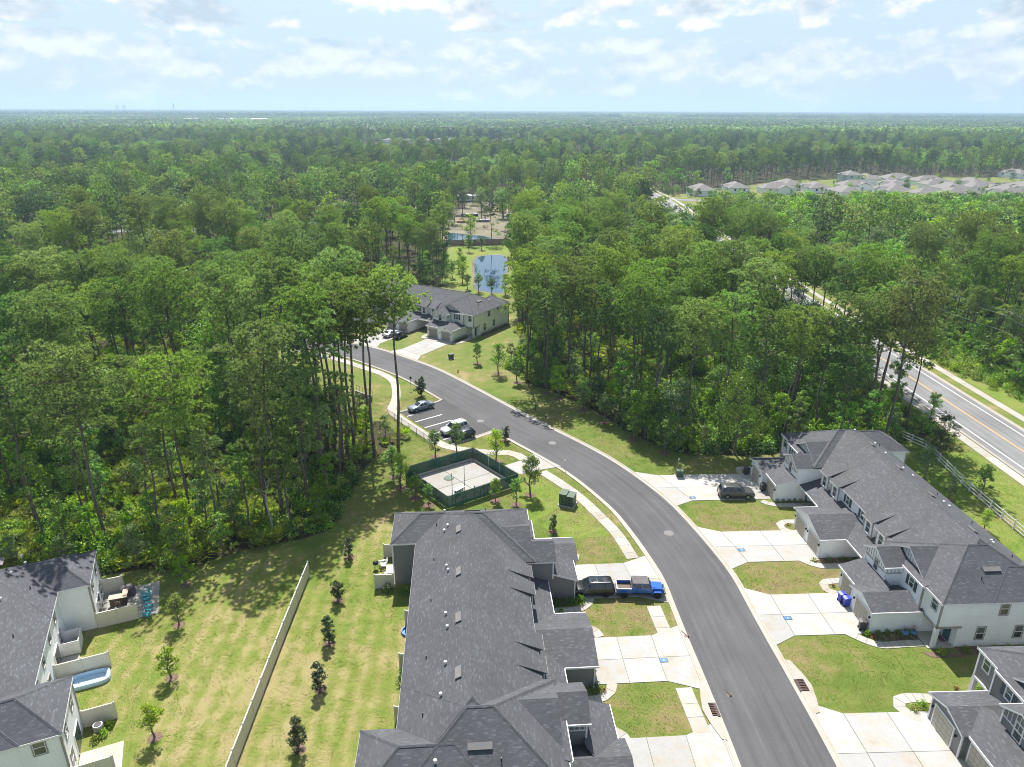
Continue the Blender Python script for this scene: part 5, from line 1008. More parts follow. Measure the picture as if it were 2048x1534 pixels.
def tree(name, pair, loc, label, cat='tree', group=None, s=1., rz=None, z=0., mulch=0):
    t = bpy.data.objects.new(name, None); COL.objects.link(t); t.location = (*loc, z); t.rotation_euler = (random.uniform(-.03, .03), random.uniform(-.03, .03), random.uniform(0, 6.28) if rz is None else rz); t.scale = (s, s, s*random.uniform(.94, 1.06)); t.empty_display_size = .3; tag(t, label, cat, group)
    put('crown', pair[0], t); put('trunk', pair[1], t)
    if mulch:
        k = round(mulch*.78, 1)
        if k not in TID:
            b = MB(); n = 18; rg = [(k*(1+.12*math.sin(i*2.7)), i) for i in range(n)]
            for i in range(n): b.face([(0, 0, .1), (rg[i][0]*math.cos(i*6.2832/n), rg[i][0]*math.sin(i*6.2832/n), .035), (rg[(i+1) % n][0]*math.cos((i+1)*6.2832/n), rg[(i+1) % n][0]*math.sin((i+1)*6.2832/n), .035)])
            TID[k] = b.mesh('mulch_ring', 'mulch')
        put('mulch_ring', TID[k], t).scale = (1/s, 1/s, 1/s)
    return t
random.seed(99)
# planted trees
OAKY = [broad(51, 3.6, .95, 'shrub_leaves', .26, 30, 46, .16), broad(52, 3.9, 1.0, 'shrub_leaves', .26, 30, 46, .16)]
for (x, y), s, l in (((-36.5, 66.2), 1.15, 'young leafy tree in the wood shade by the paver patio'), ((-34.4, 59.6), 1.0, 'young bright green tree on the striped lawn beside the teal chairs'), ((-31.9, 52.3), 1.0, 'young bright green tree on the striped lawn beside the inflatable pool'), ((-30.25, 45.5), .95, 'young leafy tree on the striped lawn beside the air conditioner')): tree('young_tree', random.choice(OAKY), (x, y), l, s=s, mulch=.75)
MAG = [broad(61, 3.0, .72, 'magnolia_leaves', .1, 34, 34, .19, flat=1.), broad(62, 3.4, .72, 'magnolia_leaves', .1, 36, 34, .19, flat=1.)]
for (x, y), s, l in (((-19.3, 71.6), .9, 'young dark magnolia behind the grey wing beside the fence end'), ((-18.8, 63.6), 1.0, 'young dark magnolia on the lawn beside the cream panel'), ((-18.2, 57.0), 1.0, 'young dark magnolia on the lawn beside the blue paddling pool'), ((-17.6, 50.9), 1.0, 'young dark magnolia on the lawn beside the rear shrub'), ((-17.7, 44.3), 1.05, 'young dark magnolia on the lawn by the lower grey wing'), ((-16.9, 122.7), 1.5, 'dark magnolia on the island of the parking bay'), ((-1.0, 106.0-2.2), 1.0, 'small dark magnolia at the bay mouth'), ((5.3, 77.4), .8, 'small dark magnolia by the far grey gable')): tree('magnolia_tree', random.choice(MAG), (x, y), l, s=s, mulch=.8)
ROW = [broad(71, 5.4, 1.4, 'silver_leaves', .22, 38, 50, .2), broad(72, 5.8, 1.5, 'lime_leaves', .25, 38, 50, .21), broad(73, 5.0, 1.25, 'oak_leaves', .25, 34, 50, .2)]
for i, (x, y) in enumerate([(-7.3, 141.1), (-2.8, 135.1), (1.0, 130.1), (6.7, 124.4), (8.6, 121.4), (12.6, 116.3), (15.9, 111.2), (19.8, 104.5), (23.8, 99.6)]): tree('young_tree', ROW[i % 3] if i > 1 else ROW[2-i], (x, y), 'young planted tree in the row between the outer lawn and the wood', group='trees planted along the outer lawn', s=random.uniform(.9, 1.15), mulch=1.1)
for (x, y), s, l in (((-11.8, 98.0), .95, 'young tree outside the north corner of the green fence'), ((-8.6, 99.7), 1.0, 'young tree in front of the black hatchback'), ((-2.4, 96.5), .95, 'young tree beside the pump yard gate'), ((2.6, 86.6), 1.25, 'tall young tree at the east corner of the green fence'), ((-2.2, 85.0), .7, 'small young tree before the green fence near the grey roof'), ((.6, 83.9), .8, 'low young tree by the grey gable eave'), ((-17.2, 91.5), 1.0, 'young tree at the west corner of the green fence'), ((-15.6, 88.3), .9, 'young tree beside the west screen of the pump yard'), ((-13.2, 85.6), .75, 'low bushy tree along the west screen of the pump yard'), ((-11.2, 83.6), .7, 'low bushy tree behind the grey roof ridge')): tree('young_tree', random.choice(ROW[1:]), (x, y), l, s=s, mulch=1.0)
for (x, y), s, l, p in (((65.6, 87.2), 1.0, 'sparse young oak beside the white rail fence', ROW[2]), ((66.6, 99.6), 1.05, 'dense round dark tree at the end of the rail fence', broad(75, 6.4, 2.3, 'dark_leaves', .12, 26, 90, .26)), ((59.8, 91.3), .95, 'silvery young tree behind the white townhouse wing', ROW[0]), ((60.2, 85.6), .6, 'small silvery shrub tree behind the white roof', ROW[0]), ((60.3, 78), .55, 'small green shrub tree behind the white roof', ROW[1]), ((60.4, 70), .5, 'low green shrub tree behind the white roof', ROW[2])): tree('young_tree', p, (x, y), l, s=s, mulch=.9)
for (x, y) in [(-16.3, 266.3), (-11.8, 270.7), (-15.4, 215.7), (-13.3, 207.1), (-9.9, 203.6), (-6, 201.2), (-17.5, 230), (-16.8, 238), (-18.5, 247), (-19, 222), (-15.8, 226), (-2, 200.5)]: tree('young_tree', random.choice(ROW[1:]), (x, y), 'young tree planted on the grass round the pond', group='young trees round the pond', s=random.uniform(.9, 1.15), mulch=1.)
# shrubs in the beds
BOX = [shrub(1, .42, .55, 'shrub_leaves'), shrub(2, .36, .5, 'shrub_leaves'), shrub(3, .5, .8, 'dark_leaves')]; SPK = [spiky(4, 'grassy_leaves'), spiky(5, 'rust_leaves', 30, .45)]
def plant(me, loc, label, group=None, s=1., z=.05, cat='shrub'): o = put('shrub' if cat == 'shrub' else 'grass_clump', me, None, (*loc, z), random.uniform(0, 6.28), (s, s, s)); return tag(o, label, cat, group)
for i in range(6): plant(BOX[i % 2], fR(3.2+i*1.5, -.55), 'clipped round shrub along the white end wall', 'shrubs along the white end wall', 1.1)
plant(BOX[0], fR(.5, -.8), 'round shrub at the foot of the porch column', s=1.2)
for i in range(4): plant(BOX[i % 2], fR(-4.3+i*1.05, 2.1), 'round shrub in the bed by the blue pots', 'shrubs in the bed by the blue pots', 1.0)
for i in range(4): plant(SPK[0], fR(-4.1+i*.95, 1.5), 'pale spiky grass clump in the bed by the blue pots', 'grass clumps in the bed by the blue pots', 1., cat='plant')
plant(BOX[0], fR(-5.4, 2.2), 'bright yellow green shrub at the white garage corner', s=1.0); plant(SPK[1], fR(-5.0, 1.6), 'rusty plant at the white garage corner', cat='plant')
for i in range(5): plant(BOX[2] if i % 2 else SPK[0], fR(-4.3+i*.85, 14.7), 'low planting along the middle white garage wall', 'plants along the middle white garage wall', .9)
plant(SPK[0], fR(-5.2, 14.9), 'yellow grass clump at the middle white garage corner', s=1.2, cat='plant'); plant(SPK[1], fR(-5.1, 22.7), 'rusty plant in the looped path by the middle white garages', cat='plant'); plant(BOX[2], fR(.2, 13.3), 'tall dark shrub under the white porch eave', s=1.6); plant(SPK[1], fR(-5.2, 10.1), 'rusty plant in the looped path by the blue bins', cat='plant')
for i in range(5): plant(BOX[2], fR(-4.2+i*.8, 28.3), 'low dark plant along the far white garage wall', 'plants along the far white garage wall', .7)
plant(SPK[0], fR(-5.4, 37.3), 'yellow plant in the looped path at the wood edge', cat='plant'); plant(BOX[0], fB(-4.9, 37.4), 'bright round shrub inside the looped path', s=1.3); plant(SPK[0], fB(-5.7, 37.2), 'yellow grass clump inside the looped path', s=1.3, cat='plant'); plant(SPK[1], fB(-.6, 39.3), 'rusty shrub by the grey porch column', s=1.3, cat='plant'); plant(BOX[0], fB(1.4, 39.2), 'bright round shrub behind the grey porch column', s=1.3)
for i in range(5): plant(BOX[2], fC(-4.0+i*.75, 10.9), 'dark shrub along the grey garage wall by the black vehicle', 'shrubs along the grey garage wall', 1.0)
plant(BOX[0], fC(-5.0, 10.8), 'lime shrub beside the black vehicle', s=1.6); plant(BOX[2], fC(-4.6, 23.4), 'dark shrub at the grey middle garage corner', s=1.2); plant(SPK[1], fC(-5.2, 23.5), 'rusty plant at the grey middle garage corner', s=1.2, cat='plant'); plant(BOX[0], fC(-2.8, 12.2), 'small lime shrub on the path by the grey porch', s=.8)
plant(BOX[2], fC(16.0, 7.6), 'dark shrub below the cream panel of the grey wing', s=1.4); plant(BOX[2], fC(13.6, 8.2), 'dark shrub under the grey eave corner', s=1.5); plant(BOX[2], fC(13.2, 21.0), 'round dark shrub under the grey eave', s=1.6); plant(BOX[0], fC(12.9, 28.5), 'small shrub under the grey eave', s=1.)
for (x, y), l in (((17.3, 5.4), 'lime shrub against the cream panel'), ((17.0, 4.5), 'lime shrub beside the air conditioner'), ((16.4, 4.1), 'lime shrub below the air conditioner'), ((13.9, 19.2), 'small lime shrub by the screen box')): plant(BOX[0], fL(x, y), l, s=1.1 if 'small' not in l else .7)
for i in range(6): plant(BOX[2], fF(-4.3+i*.8, 1.9), 'low shrub along the cream garage wall', 'shrubs along the cream garage wall', .9)
for i in range(8): plant(BOX[2], fF(3+i*1.4, -.5), 'low shrub along the cream end wall', 'shrubs along the cream end wall', .9)
# ------------------------------------------------------------------ the woods
LINES = [CENTRE, C2]; LAWN_V = LAWN
HBOX = [(fR, 39, 16), (fC, 39, 16), (fB, 39, 16), (fF, 39, 16), (fL, 27, 16)]
HPOLY = [[f(-6, -1.5), f(17, -1.5), f(17, l+1.5), f(-6, l+1.5)] for f, l, _ in HBOX]
SIDE = [spline([(90, 440), (110, 432), (160, 420), (230, 418), (330, 430)], 5), spline([(-205, 300), (-150, 318), (-110, 300)], 5), spline([(-170, 190), (-150, 205), (-135, 228), (-112, 246), (-80, 250)], 5)]
def in_view(x, y, m=14):
    if y < 30: return False
    d = y*.933+46*.36; return abs(x)*1421/d < 1024+m*1421/d
def free(x, y, pad=0.):
    if inside((x, y), LAWN) or any(inside((x, y), c) for c in CLEAR): return False
    if y < 215 and any(inside((x, y), h) for h in HPOLY): return False
    if y < 230 and dist_line((x, y), CENTRE) < (8 if x > -58 else 6)+pad: return False
    if 60 < x < 160 and dist_line((x, y), C2) < 11+pad: return False
    if x < -70 and (dist_line((x, y), SIDE[1]) < 9 or dist_line((x, y), SIDE[2]) < 6): return False
    return True
OPEN = [(-17, 96), (-25, 90), (-33, 98), (-42, 116), (-50, 138), (-46, 150), (-30, 140), (-17, 118)]
def room(x, y):
    if not (x/y > .19 and 225 < y < 455): return 99
    return 50-47.5*y/455 if x/y > .265 else 50-49*y/400
def blocks(x, y, h):
    """would a tree of height h stand before the houses of the subdivision or of the far row"""
    return h > room(x, y) or -215 < x < 25 and 860 < y < 1175
class Grid:
    def __init__(s, r): s.r = r; s.d = {}
    def ok(s, x, y, r=None):
        r = r or s.r; i, j = int(x//s.r), int(y//s.r); k = int(r//s.r)+1
        for a in range(i-k, i+k+1):
            for b in range(j-k, j+k+1):
                for p in s.d.get((a, b), ()):
                    if (p[0]-x)**2+(p[1]-y)**2 < r*r: return False
        return True
    def add(s, x, y): s.d.setdefault((int(x//s.r), int(y//s.r)), []).append((x, y))
random.seed(2024); PG = Grid(5.); trees = []        # (kind, x, y, scale)
# pines that can be told apart at the wood edges
KEY = [(-49.8, 74.5, 2, 0.98), (-40.8, 77.7, 0, 0.98), (-55.5, 81, 3, 0.9), (-45.3, 84, 4, 0.95), (-60.5, 78, 1, 1.0), (-30.5, 82, 7, 1.15), (-34.5, 86, 3, 0.95), (-26.2, 88.5, 7, 1.15), (-27.0, 90, 6, 1.15), (-25.5, 95.5, 7, 1.15), (-18.0, 101.3, 6, 1.15), (-21.3, 98.9, 7, 1.15), (-24.6, 100.0, 6, 1.15), (-26.2, 103.2, 7, 1.15), (-28.5, 99, 7, 1.15), (-26.0, 108, 6, 1.15), (-29.0, 106, 7, 1.15), (-30.8, 111, 6, 1.15), (-33.5, 114, 7, 1.15), (-37, 120, 6, 1.15), (-41, 125, 7, 1.15), (-36, 106, 6, 1.15), (-24.5, 111.2, 7, 1.15), (3.5, 141, 0, 1.0), (5.8, 147, 1, 1.0), (6.5, 136, 3, 1.0), (11, 131, 2, 1.0), (14.5, 125.5, 4, 1.0), (17.5, 121, 1, 1.0), (20.8, 116.5, 0, 1.0), (24.5, 112, 3, 1.0), (29, 108, 2, 0.95), (34, 106, 4, 1.0), (39.5, 104.5, 1, 1.0), (44.5, 105, 0, 0.98), (50, 106.5, 3, 1.0), (55, 109, 2, 0.95), (60, 110, 4, 1.0), (63.5, 113.5, 1, 1.0), (66.5, 119, 0, 1.0), (68.5, 125, 3, 1.0), (52, 102, 5, 0.9), (9, 143, 5, 1.1), (8, 155, 2, 0.95), (10, 166, 4, 1.0), (13, 176, 0, 1.0), (69.5, 132, 2, 1.0), (66, 137, 1, 1.0), (70, 140, 6, 1.0), (69, 147, 4, 1.0), (65, 150, 0, 1.0), (70, 156, 2, 0.95), (69, 165, 3, 1.0), (67, 172, 0, 1.0), (70, 180, 4, 1.0), (69, 190, 2, 1.0), (70, 201, 1, 1.0), (69, 212, 0, 1.0), (70, 224, 4, 1.0), (66, 183, 1, 1.0), (66.5, 196, 2, 1.0), (65.5, 207, 4, 1.0), (67, 218, 0, 1.0), (3.6, 196, 2, 1.0), (4.2, 206, 0, 1.0), (3.5, 216, 4, 1.0), (4.4, 227, 2, 1.0), (3.4, 238, 0, 1.0), (4, 250, 4, 1.0)]
for x, y, k, s in KEY: trees.append(('P', x, y, k, s)); PG.add(x, y)
for x, y, k, s in [(-36.5, 75.5, 0, .9), (-33.2, 77.2, 1, .95), (-31.6, 79.5, 0, 1.), (-28.4, 79.2, 1, .9), (-27.3, 82.2, 0, .95), (-25.3, 85.4, 1, 1.), (-24.6, 90.5, 0, 1.), (-28.2, 85.8, 0, 1.05), (-32.8, 82.8, 1, 1.), (-37.6, 79.2, 1, .9), (-43.8, 75.8, 0, .9), (-46.6, 79.6, 1, 1.), (-53.2, 76.4, 0, .9), (-57.5, 74.6, 1, .9), (-24.4, 95.6, 1, .9)]: trees.append(('T', x, y, k, s)); PG.add(x, y)
n = 0
while n < 26000:
    n += 1; y = 60+random.random()**1.15*340; x = random.uniform(-1, 1)*(y*.72+40)
    if not in_view(x, y) or not free(x, y): continue
    if inside((x, y), OPEN): continue
    west = x < -15 and y < 400; east2 = x > 86
    bro = noise.noise(Vector((x*.022, y*.022, 3.)))
    broadish = (bro > .02 if east2 else bro > .24) or random.random() < (.07 if x < 0 else .03); rr = 5.7 if y < 150 else 6.3
    if x < -22 and y < 106: rr = 11.5 if y < 94 else 9
    if x < -22 and y < 79: continue
    if 86 < x < 99 and y < 200: continue
    if blocks(x, y, 6): continue
    if not PG.ok(x, y, rr if not broadish else 6.2): continue
    PG.add(x, y)
    rm = room(x, y)
    if rm < 26: broadish = True
    if broadish: trees.append(('B', x, y, random.choice([0, 1, 2, 3, 4, 5, 1, 4] if east2 else [0, 2, 3, 1]), random.uniform(.8, 1.2)*min(1, rm/15.5)))
    elif random.random() < .12: trees.append(('T', x, y, random.randrange(2), random.uniform(.8, 1.1)))
    else: trees.append(('P', x, y, random.choice((0, 0, 2, 2, 4, 4, 1, 3, 5, 6, 7)), random.choice((random.uniform(.6, .82), random.uniform(.82, 1.08), random.uniform(.95, 1.14)))))
for y in range(134, 300, 5): trees.append(('B', random.uniform(63, 70.5), y+random.uniform(-2, 2), random.choice((0, 2, 3, 4)), random.uniform(.6, .9)))
# understorey saplings, mostly along the edges
US = Grid(3.); us = []
n = 0
while n < 9000:
    n += 1; y = 64+random.random()**1.3*190; x = random.uniform(-1, 1)*(y*.72+30)
    if not in_view(x, y) or not free(x, y, -3) or not US.ok(x, y, 3.): continue
    if inside((x, y), OPEN) or blocks(x, y, 5): continue
    edge = min(1 if free(x+dx, y+dy) else 0 for dx, dy in ((9, 0), (-9, 0), (0, -9), (4, -7), (-4, -7)))
    if edge and random.random() < .55: continue
    if x > 0 and x < 72 and random.random() < .45: continue
    if x < -20 and y < 95 and random.random() < .8: continue
    US.add(x, y); us.append((x, y, random.randrange(4), random.uniform(.55, 1.1)*(.8 if edge else 1)))
def dd(p): return math.hypot(p[1] if isinstance(p[0], str) else p[0], p[2] if isinstance(p[0], str) else p[1])
us += [(-27.2, 98.4, 3, 1.1), (-29.5, 101.8, 0, 1.1), (-32.4, 100.6, 3, 1.2), (-31.2, 106.2, 1, 1.1), (-34.6, 104.4, 3, 1.15), (-33.6, 109.5, 0, 1.2), (-37.2, 111.6, 3, 1.2), (-38.8, 106.8, 0, 1.2), (-36.2, 116.4, 1, 1.2), (-41.4, 117, 3, 1.2), (-44.6, 124, 3, 1.2), (-47.5, 130, 0, 1.2), (-23.4, 103.6, 1, .8), (-20.6, 104.8, 2, .7), (-26.4, 113.4, 2, .7)]
trees.sort(key=dd); us.sort(key=dd)
MARK = [('the paver patio', -41, 68), ('the end of the long cream fence', -27, 74), ('the green fenced pump yard', -20, 92), ('the parking bay', -22, 108), ('the far sidewalk', -34, 130), ('the cream townhouses', -45, 178), ('the western lane', -120, 235), ('the blue pond', -2, 235), ('the young tree row', 9, 128), ('the outer lawn transformer box', 26, 104), ('the white gabled end', 46, 106), ('the rail fence end', 64, 112), ('the near edge of the grey road', 68, 165), ('the power line poles', 104, 140), ('the building clearing', 0, 335), ('the subdivision road', 90, 330)]
def zone(x, y): return min(MARK, key=lambda m: (m[1]-x)**2+(m[2]-y)**2)[0]
PADJ = ['tall round crowned pine', 'dark needled pine', 'tall wide crowned pine', 'slim dark needled pine', 'deep crowned pine', 'short dark needled pine', 'high crowned bare trunked pine', 'high narrow crowned pine']
TADJ = ['slender narrow crowned pine', 'low slender pine']; BADJ = ['mid green leafy tree', 'tall lime green leafy tree', 'small mid green leafy tree', 'tall dark green leafy tree', 'lime green leafy tree', 'silvery green leafy tree']; SADJ = ['slim mid green sapling', 'slim lime green sapling', 'short silvery sapling', 'tall slim mid green sapling']
def lab(adj, x, y): z = zone(x, y); return adj+' in the wood by '+z, adj+'s by '+z
cnt = {'P': 0, 'B': 0, 'T': 0}; rest = []
for k, x, y, i, s in trees:
    if k == 'P' and cnt['P'] < 290: cnt['P'] += 1; l, g = lab(PADJ[i], x, y); tree('pine_tree', PINES[i], (x, y), l, group=g, s=s)
    elif k == 'T' and cnt['T'] < 60: cnt['T'] += 1; l, g = lab(TADJ[i], x, y); tree('slender_pine', THIN[i], (x, y), l, group=g, s=s)
    elif k == 'B' and cnt['B'] < 150: cnt['B'] += 1; l, g = lab(BADJ[i], x, y); tree('broadleaf_tree', BROAD[i], (x, y), l, group=g, s=s)
    else: rest.append((k, x, y, i, s))
usr = []
for j, (x, y, i, s) in enumerate(us):
    if j < 240: l, g = lab(SADJ[i], x, y); tree('sapling_tree', SLIM[i], (x, y), l, group=g, s=s)
    else: usr.append((x, y, i, s))
tree('yellow_tree', broad(91, 13, 4., 'yellow_leaves', .2, 26, 80, .4), (-113, 262), 'yellow leaved tree glowing among the western pines'); tree('yellow_tree', broad(92, 12, 3.4, 'yellow_leaves', .2, 24, 80, .4), (98, 205), 'tall yellow green tree beyond the grey road', s=1.1)
for (x, y), h in (((24.2, 109.0), 13), ((45, 107), 11), ((-30, 76.5), 9)):
    random.seed(int(x)); lb = [(Vector((0, 0, h*.5+i*h*.08)), Vector((random.uniform(-1.6, 1.6), random.uniform(-1.6, 1.6), h*.6+i*h*.09)), .05) for i in range(5)]; mat('dead_wood', (.34, .32, .29), .9, .3, 4); t = thing('dead_tree', 'bare pale dead trunk %s' % ('beside the young tree row' if x < 30 and x > 0 else 'behind the white gabled end' if x > 0 else 'before the palmettos'), 'tree', (x, y, 0)); put('trunk', trunk_mesh('trunk', h, .16, 'dead_wood', lb, .5, .2), t)
# masses nobody could count: one object each, points that carry copies of a few plants
LIB = {}
def scatter(name, label, pts, protos, kind='stuff'):
    """pts: (x, y, z, rot, scale, index)"""
    col = bpy.data.collections.new(name+'_kinds')
    for i, ms in enumerate(protos):
        v, f, mi, mats = [], [], [], []
        for me in ms:
            o = len(v); v += [tuple(q.co) for q in me.vertices]
            for p in me.polygons: f.append(tuple(o+k for k in p.vertices)); mi.append(len(mats))
            mats.append(me.materials[0])
        nm = bpy.data.meshes.new('%s_kind_%02d' % (name, i)); nm.from_pydata(v, [], f); nm.polygons.foreach_set('material_index', mi)
        for m_ in mats: nm.materials.append(m_)
        col.objects.link(bpy.data.objects.new('%s_kind_%02d' % (name, i), nm))
    me = bpy.data.meshes.new(name); me.from_pydata([p[:3] for p in pts], [], [])
    for nm, ty, k in (('rot', 'FLOAT', 3), ('scl', 'FLOAT', 4), ('idx', 'INT', 5)): a = me.attributes.new(nm, ty, 'POINT'); a.data.foreach_set('value', [p[k] for p in pts])
    o = tag(put(name, me), label, kind=kind); ng = bpy.data.node_groups.new(name+'_nodes', 'GeometryNodeTree'); ng.interface.new_socket('Geometry', in_out='INPUT', socket_type='NodeSocketGeometry'); ng.interface.new_socket('Geometry', in_out='OUTPUT', socket_type='NodeSocketGeometry')
    N, L = ng.nodes, ng.links; gi, go = N.new('NodeGroupInput'), N.new('NodeGroupOutput'); ip = N.new('GeometryNodeInstanceOnPoints'); ci = N.new('GeometryNodeCollectionInfo'); ci.inputs[0].default_value = col; ci.inputs['Separate Children'].default_value = True; ci.inputs['Reset Children'].default_value = True
    def attr(nm, ty): a = N.new('GeometryNodeInputNamedAttribute'); a.data_type = ty; a.inputs[0].default_value = nm; return a.outputs[0]
    cx = N.new('ShaderNodeCombineXYZ'); L.new(attr('rot', 'FLOAT'), cx.inputs[2]); L.new(gi.outputs[0], ip.inputs['Points']); L.new(ci.outputs[0], ip.inputs['Instance']); ip.inputs['Pick Instance'].default_value = True; L.new(attr('idx', 'INT'), ip.inputs['Instance Index']); L.new(cx.outputs[0], ip.inputs['Rotation']); L.new(attr('scl', 'FLOAT'), ip.inputs['Scale']); L.new(ip.outputs[0], go.inputs[0])
    o.modifiers.new('scatter', 'NODES').node_group = ng; return o
rr = lambda: random.uniform(0, 6.28)
random.seed(5)
PM = [pine(111, 23, 3.9, .6, 1), pine(112, 21, 3.4, .58, 1, 'far_needles'), pine(113, 24, 4.2, .62, 1, 'pine_needles_dark'), pine(114, 20, 3.0, .5, 1, 'far_needles')]
BMm = [broad(131, 14, 4.4, 'oak_leaves', .2, 22, 34, .75, lod=1), broad(132, 15, 4.8, 'lime_leaves', .2, 22, 34, .75, lod=1), broad(133, 16, 4.2, 'dark_leaves', .15, 22, 34, .75, lod=1), broad(134, 13, 4.6, 'silver_leaves', .2, 20, 34, .75, lod=1)]
MIDK = PM+BMm; mp = []
for k, x, y, i, s in rest: mp.append((x, y, 0, rr(), s, (i % 4 if k != 'B' else 4+i % 4)))
for x, y, i, s in usr: mp.append((x, y, 0, rr(), s*.55, 4+i % 4))
# 400 m to 1.3 km: nearly every tree
n = 0; G2 = Grid(7.); 
while n < 42000:
    n += 1; y = 385+random.random()**.8*900; x = random.uniform(-1, 1)*(y*.76+20)
    if not in_view(x, y, 30) or not free(x, y) or not G2.ok(x, y, 6.4 if y < 700 else 7.6): continue
    if blocks(x, y, 14): continue
    G2.add(x, y); b = noise.noise(Vector((x*.009, y*.006, 7.)))*1.2+noise.noise(Vector((x*.03, y*.03, 9.)))*.5
    mp.append((x, y, 0, rr(), random.uniform(.6, 1.08), (random.choice((1, 3, 1, 3, 0, 6)) if b < -.12 else random.choice((0, 2, 0, 2, 1, 3, 4))) if b < .2 else 4+random.choice((0, 0, 1, 1, 1, 3))))
scatter('forest', 'unbroken wood of pines and leafy trees behind the street', mp, MIDK)
print('trees', cnt, len(us), 'mid', len(mp))
# beyond: patches of canopy out to the horizon
def patch(seed, sz, n, s, mats):
    random.seed(seed); out = {m: MB() for m in mats}
    for _ in range(n):
        x, y = random.uniform(-sz/2, sz/2), random.uniform(-sz/2, sz/2); m = random.choice(mats); h = random.uniform(13, 21)*s**.35; cr = random.uniform(3.4, 5.2)*s
        for _ in range(12):
            d = rnd_dir(.5); c = Vector((x, y, h*.72))+Vector((d.x*cr, d.y*cr, d.z*h*.28)); leaf(out[m], c, (d+rnd_dir()*.5).normalized(), 3.4*s)
        b = out[m]; i = len(b.v); b.v += [(x-cr*.8, y, 0), (x+cr*.8, y, 0), (x+cr*.6, y, h*.8), (x-cr*.6, y, h*.8)]; b.f.append((i, i+1, i+2, i+3)); b.m.append(0)
    return [b.mesh('canopy', m) for m, b in out.items() if b.f]
FARK = [patch(201, 70, 60, 1., ['far_needles', 'oak_leaves', 'far_needles']), patch(202, 70, 60, 1., ['far_needles', 'dark_leaves']), patch(203, 70, 60, 1., ['oak_leaves', 'oak_leaves', 'far_needles', 'lime_leaves']), patch(204, 70, 60, 1., ['far_needles', 'far_needles', 'oak_leaves'])]
fp = []; y = 1290.
random.seed(6)
while y < 11000:
    s = 1. if y < 3500 else 2.; st = 62*s; x = -(y*.78)
    while x < y*.78:
        b = noise.noise(Vector((x*.0022, y*.0011, 1.)))
        fp.append((x+random.uniform(-15, 15), y+random.uniform(-15, 15), 0, random.choice((0, 1.5708, 3.1416, 4.712)), s*random.uniform(.95, 1.1) if s == 1 else s*.75, (2 if b > .30 else 0 if b > .1 else random.choice((1, 1, 3))))); x += st
    y += st*(.9 if y < 3500 else 1.15)
scatter('far_forest', 'distant forest reaching the flat horizon', fp, FARK)
# ground cover
PK = [[palmetto(301)], [palmetto(302)], [palmetto(303)], [shrub(304, .9, 1.3, 'oak_leaves', 170, .3)], [shrub(305, 1.1, 1.6, 'lime_leaves', 200, .3)], [shrub(306, .8, 1.0, 'dark_leaves', 150, .26)], [shrub(307, 1.3, 2.2, 'lime_leaves', 260, .3)], [spiky(308, 'grassy_leaves', 60, 1.4, .05)]]
pp = []; n = 0; random.seed(8)
while n < 30000 and len(pp) < 9000:
    n += 1; y = 62+random.random()**1.2*150; x = random.uniform(-1, 1)*(y*.72+30)
    if not in_view(x, y) or not free(x, y, -3.5): continue
    b = noise.noise(Vector((x*.06, y*.06, 2.)))
    if inside((x, y), OPEN) and random.random() < .6: continue
    k = random.choice((0, 1, 2, 0, 1, 2, 4)) if (b > -.12 and x < 30) else random.choice((3, 4, 5, 6, 3, 5, 0))
    pp.append((x, y, 0, rr(), random.uniform(.7, 1.35), k))
for _ in range(420):       # rough growth under the power line
    y = random.uniform(70, 175); x = random.uniform(92.5, 101)+(0 if y < 130 else -2); pp.append((x, y, 0, rr(), random.uniform(.6, 1.3), random.choice((4, 6, 7, 7, 3, 4))))
scatter('undergrowth', 'palmetto fans and scrub on the forest floor', pp, PK)

# short turf: tufts of blades over the mown grass near the houses
def tuft(seed, m):
    random.seed(seed); b = MB()
    for _ in range(24):
        a, r = random.uniform(0, 6.28), .5*random.random()**.5; c = Vector((r*math.cos(a), r*math.sin(a), 0)); d = Vector((random.uniform(-.5, .5), random.uniform(-.5, .5), 1)).normalized(); s = d.cross(rnd_dir()).normalized()*.028; t = c+d*random.uniform(.02, .05); i = len(b.v)
        b.v += [tuple(c-s), tuple(c+s), tuple(t)]; b.f.append((i, i+1, i+2)); b.m.append(0)
    return [b.mesh('tuft', m)]
for f, l in ((fR, 39), (fC, 38.4), (fB, 39), (fF, 39), (fL, 26.5)):
    PAVED.append([f(1, .1), f(12.4, .1), f(12.4, l), f(1, l)]); PAVED.append([f(12, .1), f(15.3, .1), f(15.3, 6.2), f(12, 6.2)]); PAVED.append([f(12, l-6.4), f(15.3, l-6.4), f(15.3, l-.2), f(12, l-.2)]); PAVED.append([f(-5.1, 2.4), f(1, 2.4), f(1, 10.2), f(-5.1, 10.2)]); PAVED.append([f(-5.1, l-10.2), f(1, l-10.2), f(1, l-2.4), f(-5.1, l-2.4)]); PAVED.append([f(-4.5, 15.5), f(1, 15.5), f(1, 23), f(-4.5, 23)])
PAVED += [[tuple(p) for p in (NW, NN, NE, NS)], BAY, [fL(15.3, 19.9), fL(20.9, 19.9), fL(20.9, 26), fL(15.3, 26)], [fL(13.2, 10.9), fL(17.1, 10.9), fL(17.1, 13.1), fL(13.2, 13.1)], [fL(12.4, 14), fL(14.2, 14), fL(14.2, 19), fL(12.4, 19)], [fL(15.3, .2), fL(18.7, .2), fL(18.7, 3.4), fL(15.3, 3.4)]]
CELL = {}
for q in PAVED:
    for i in range(int(min(p[0] for p in q)//2), int(max(p[0] for p in q)//2)+1):
        for j in range(int(min(p[1] for p in q)//2), int(max(p[1] for p in q)//2)+1): CELL.setdefault((i, j), []).append(q)
CD = {}
for p in CENTRE:
    for i in range(-4, 5):
        for j in range(-4, 5): CD.setdefault((int(p.x//2)+i, int(p.y//2)+j), []).append(p)
random.seed(12); tp = []
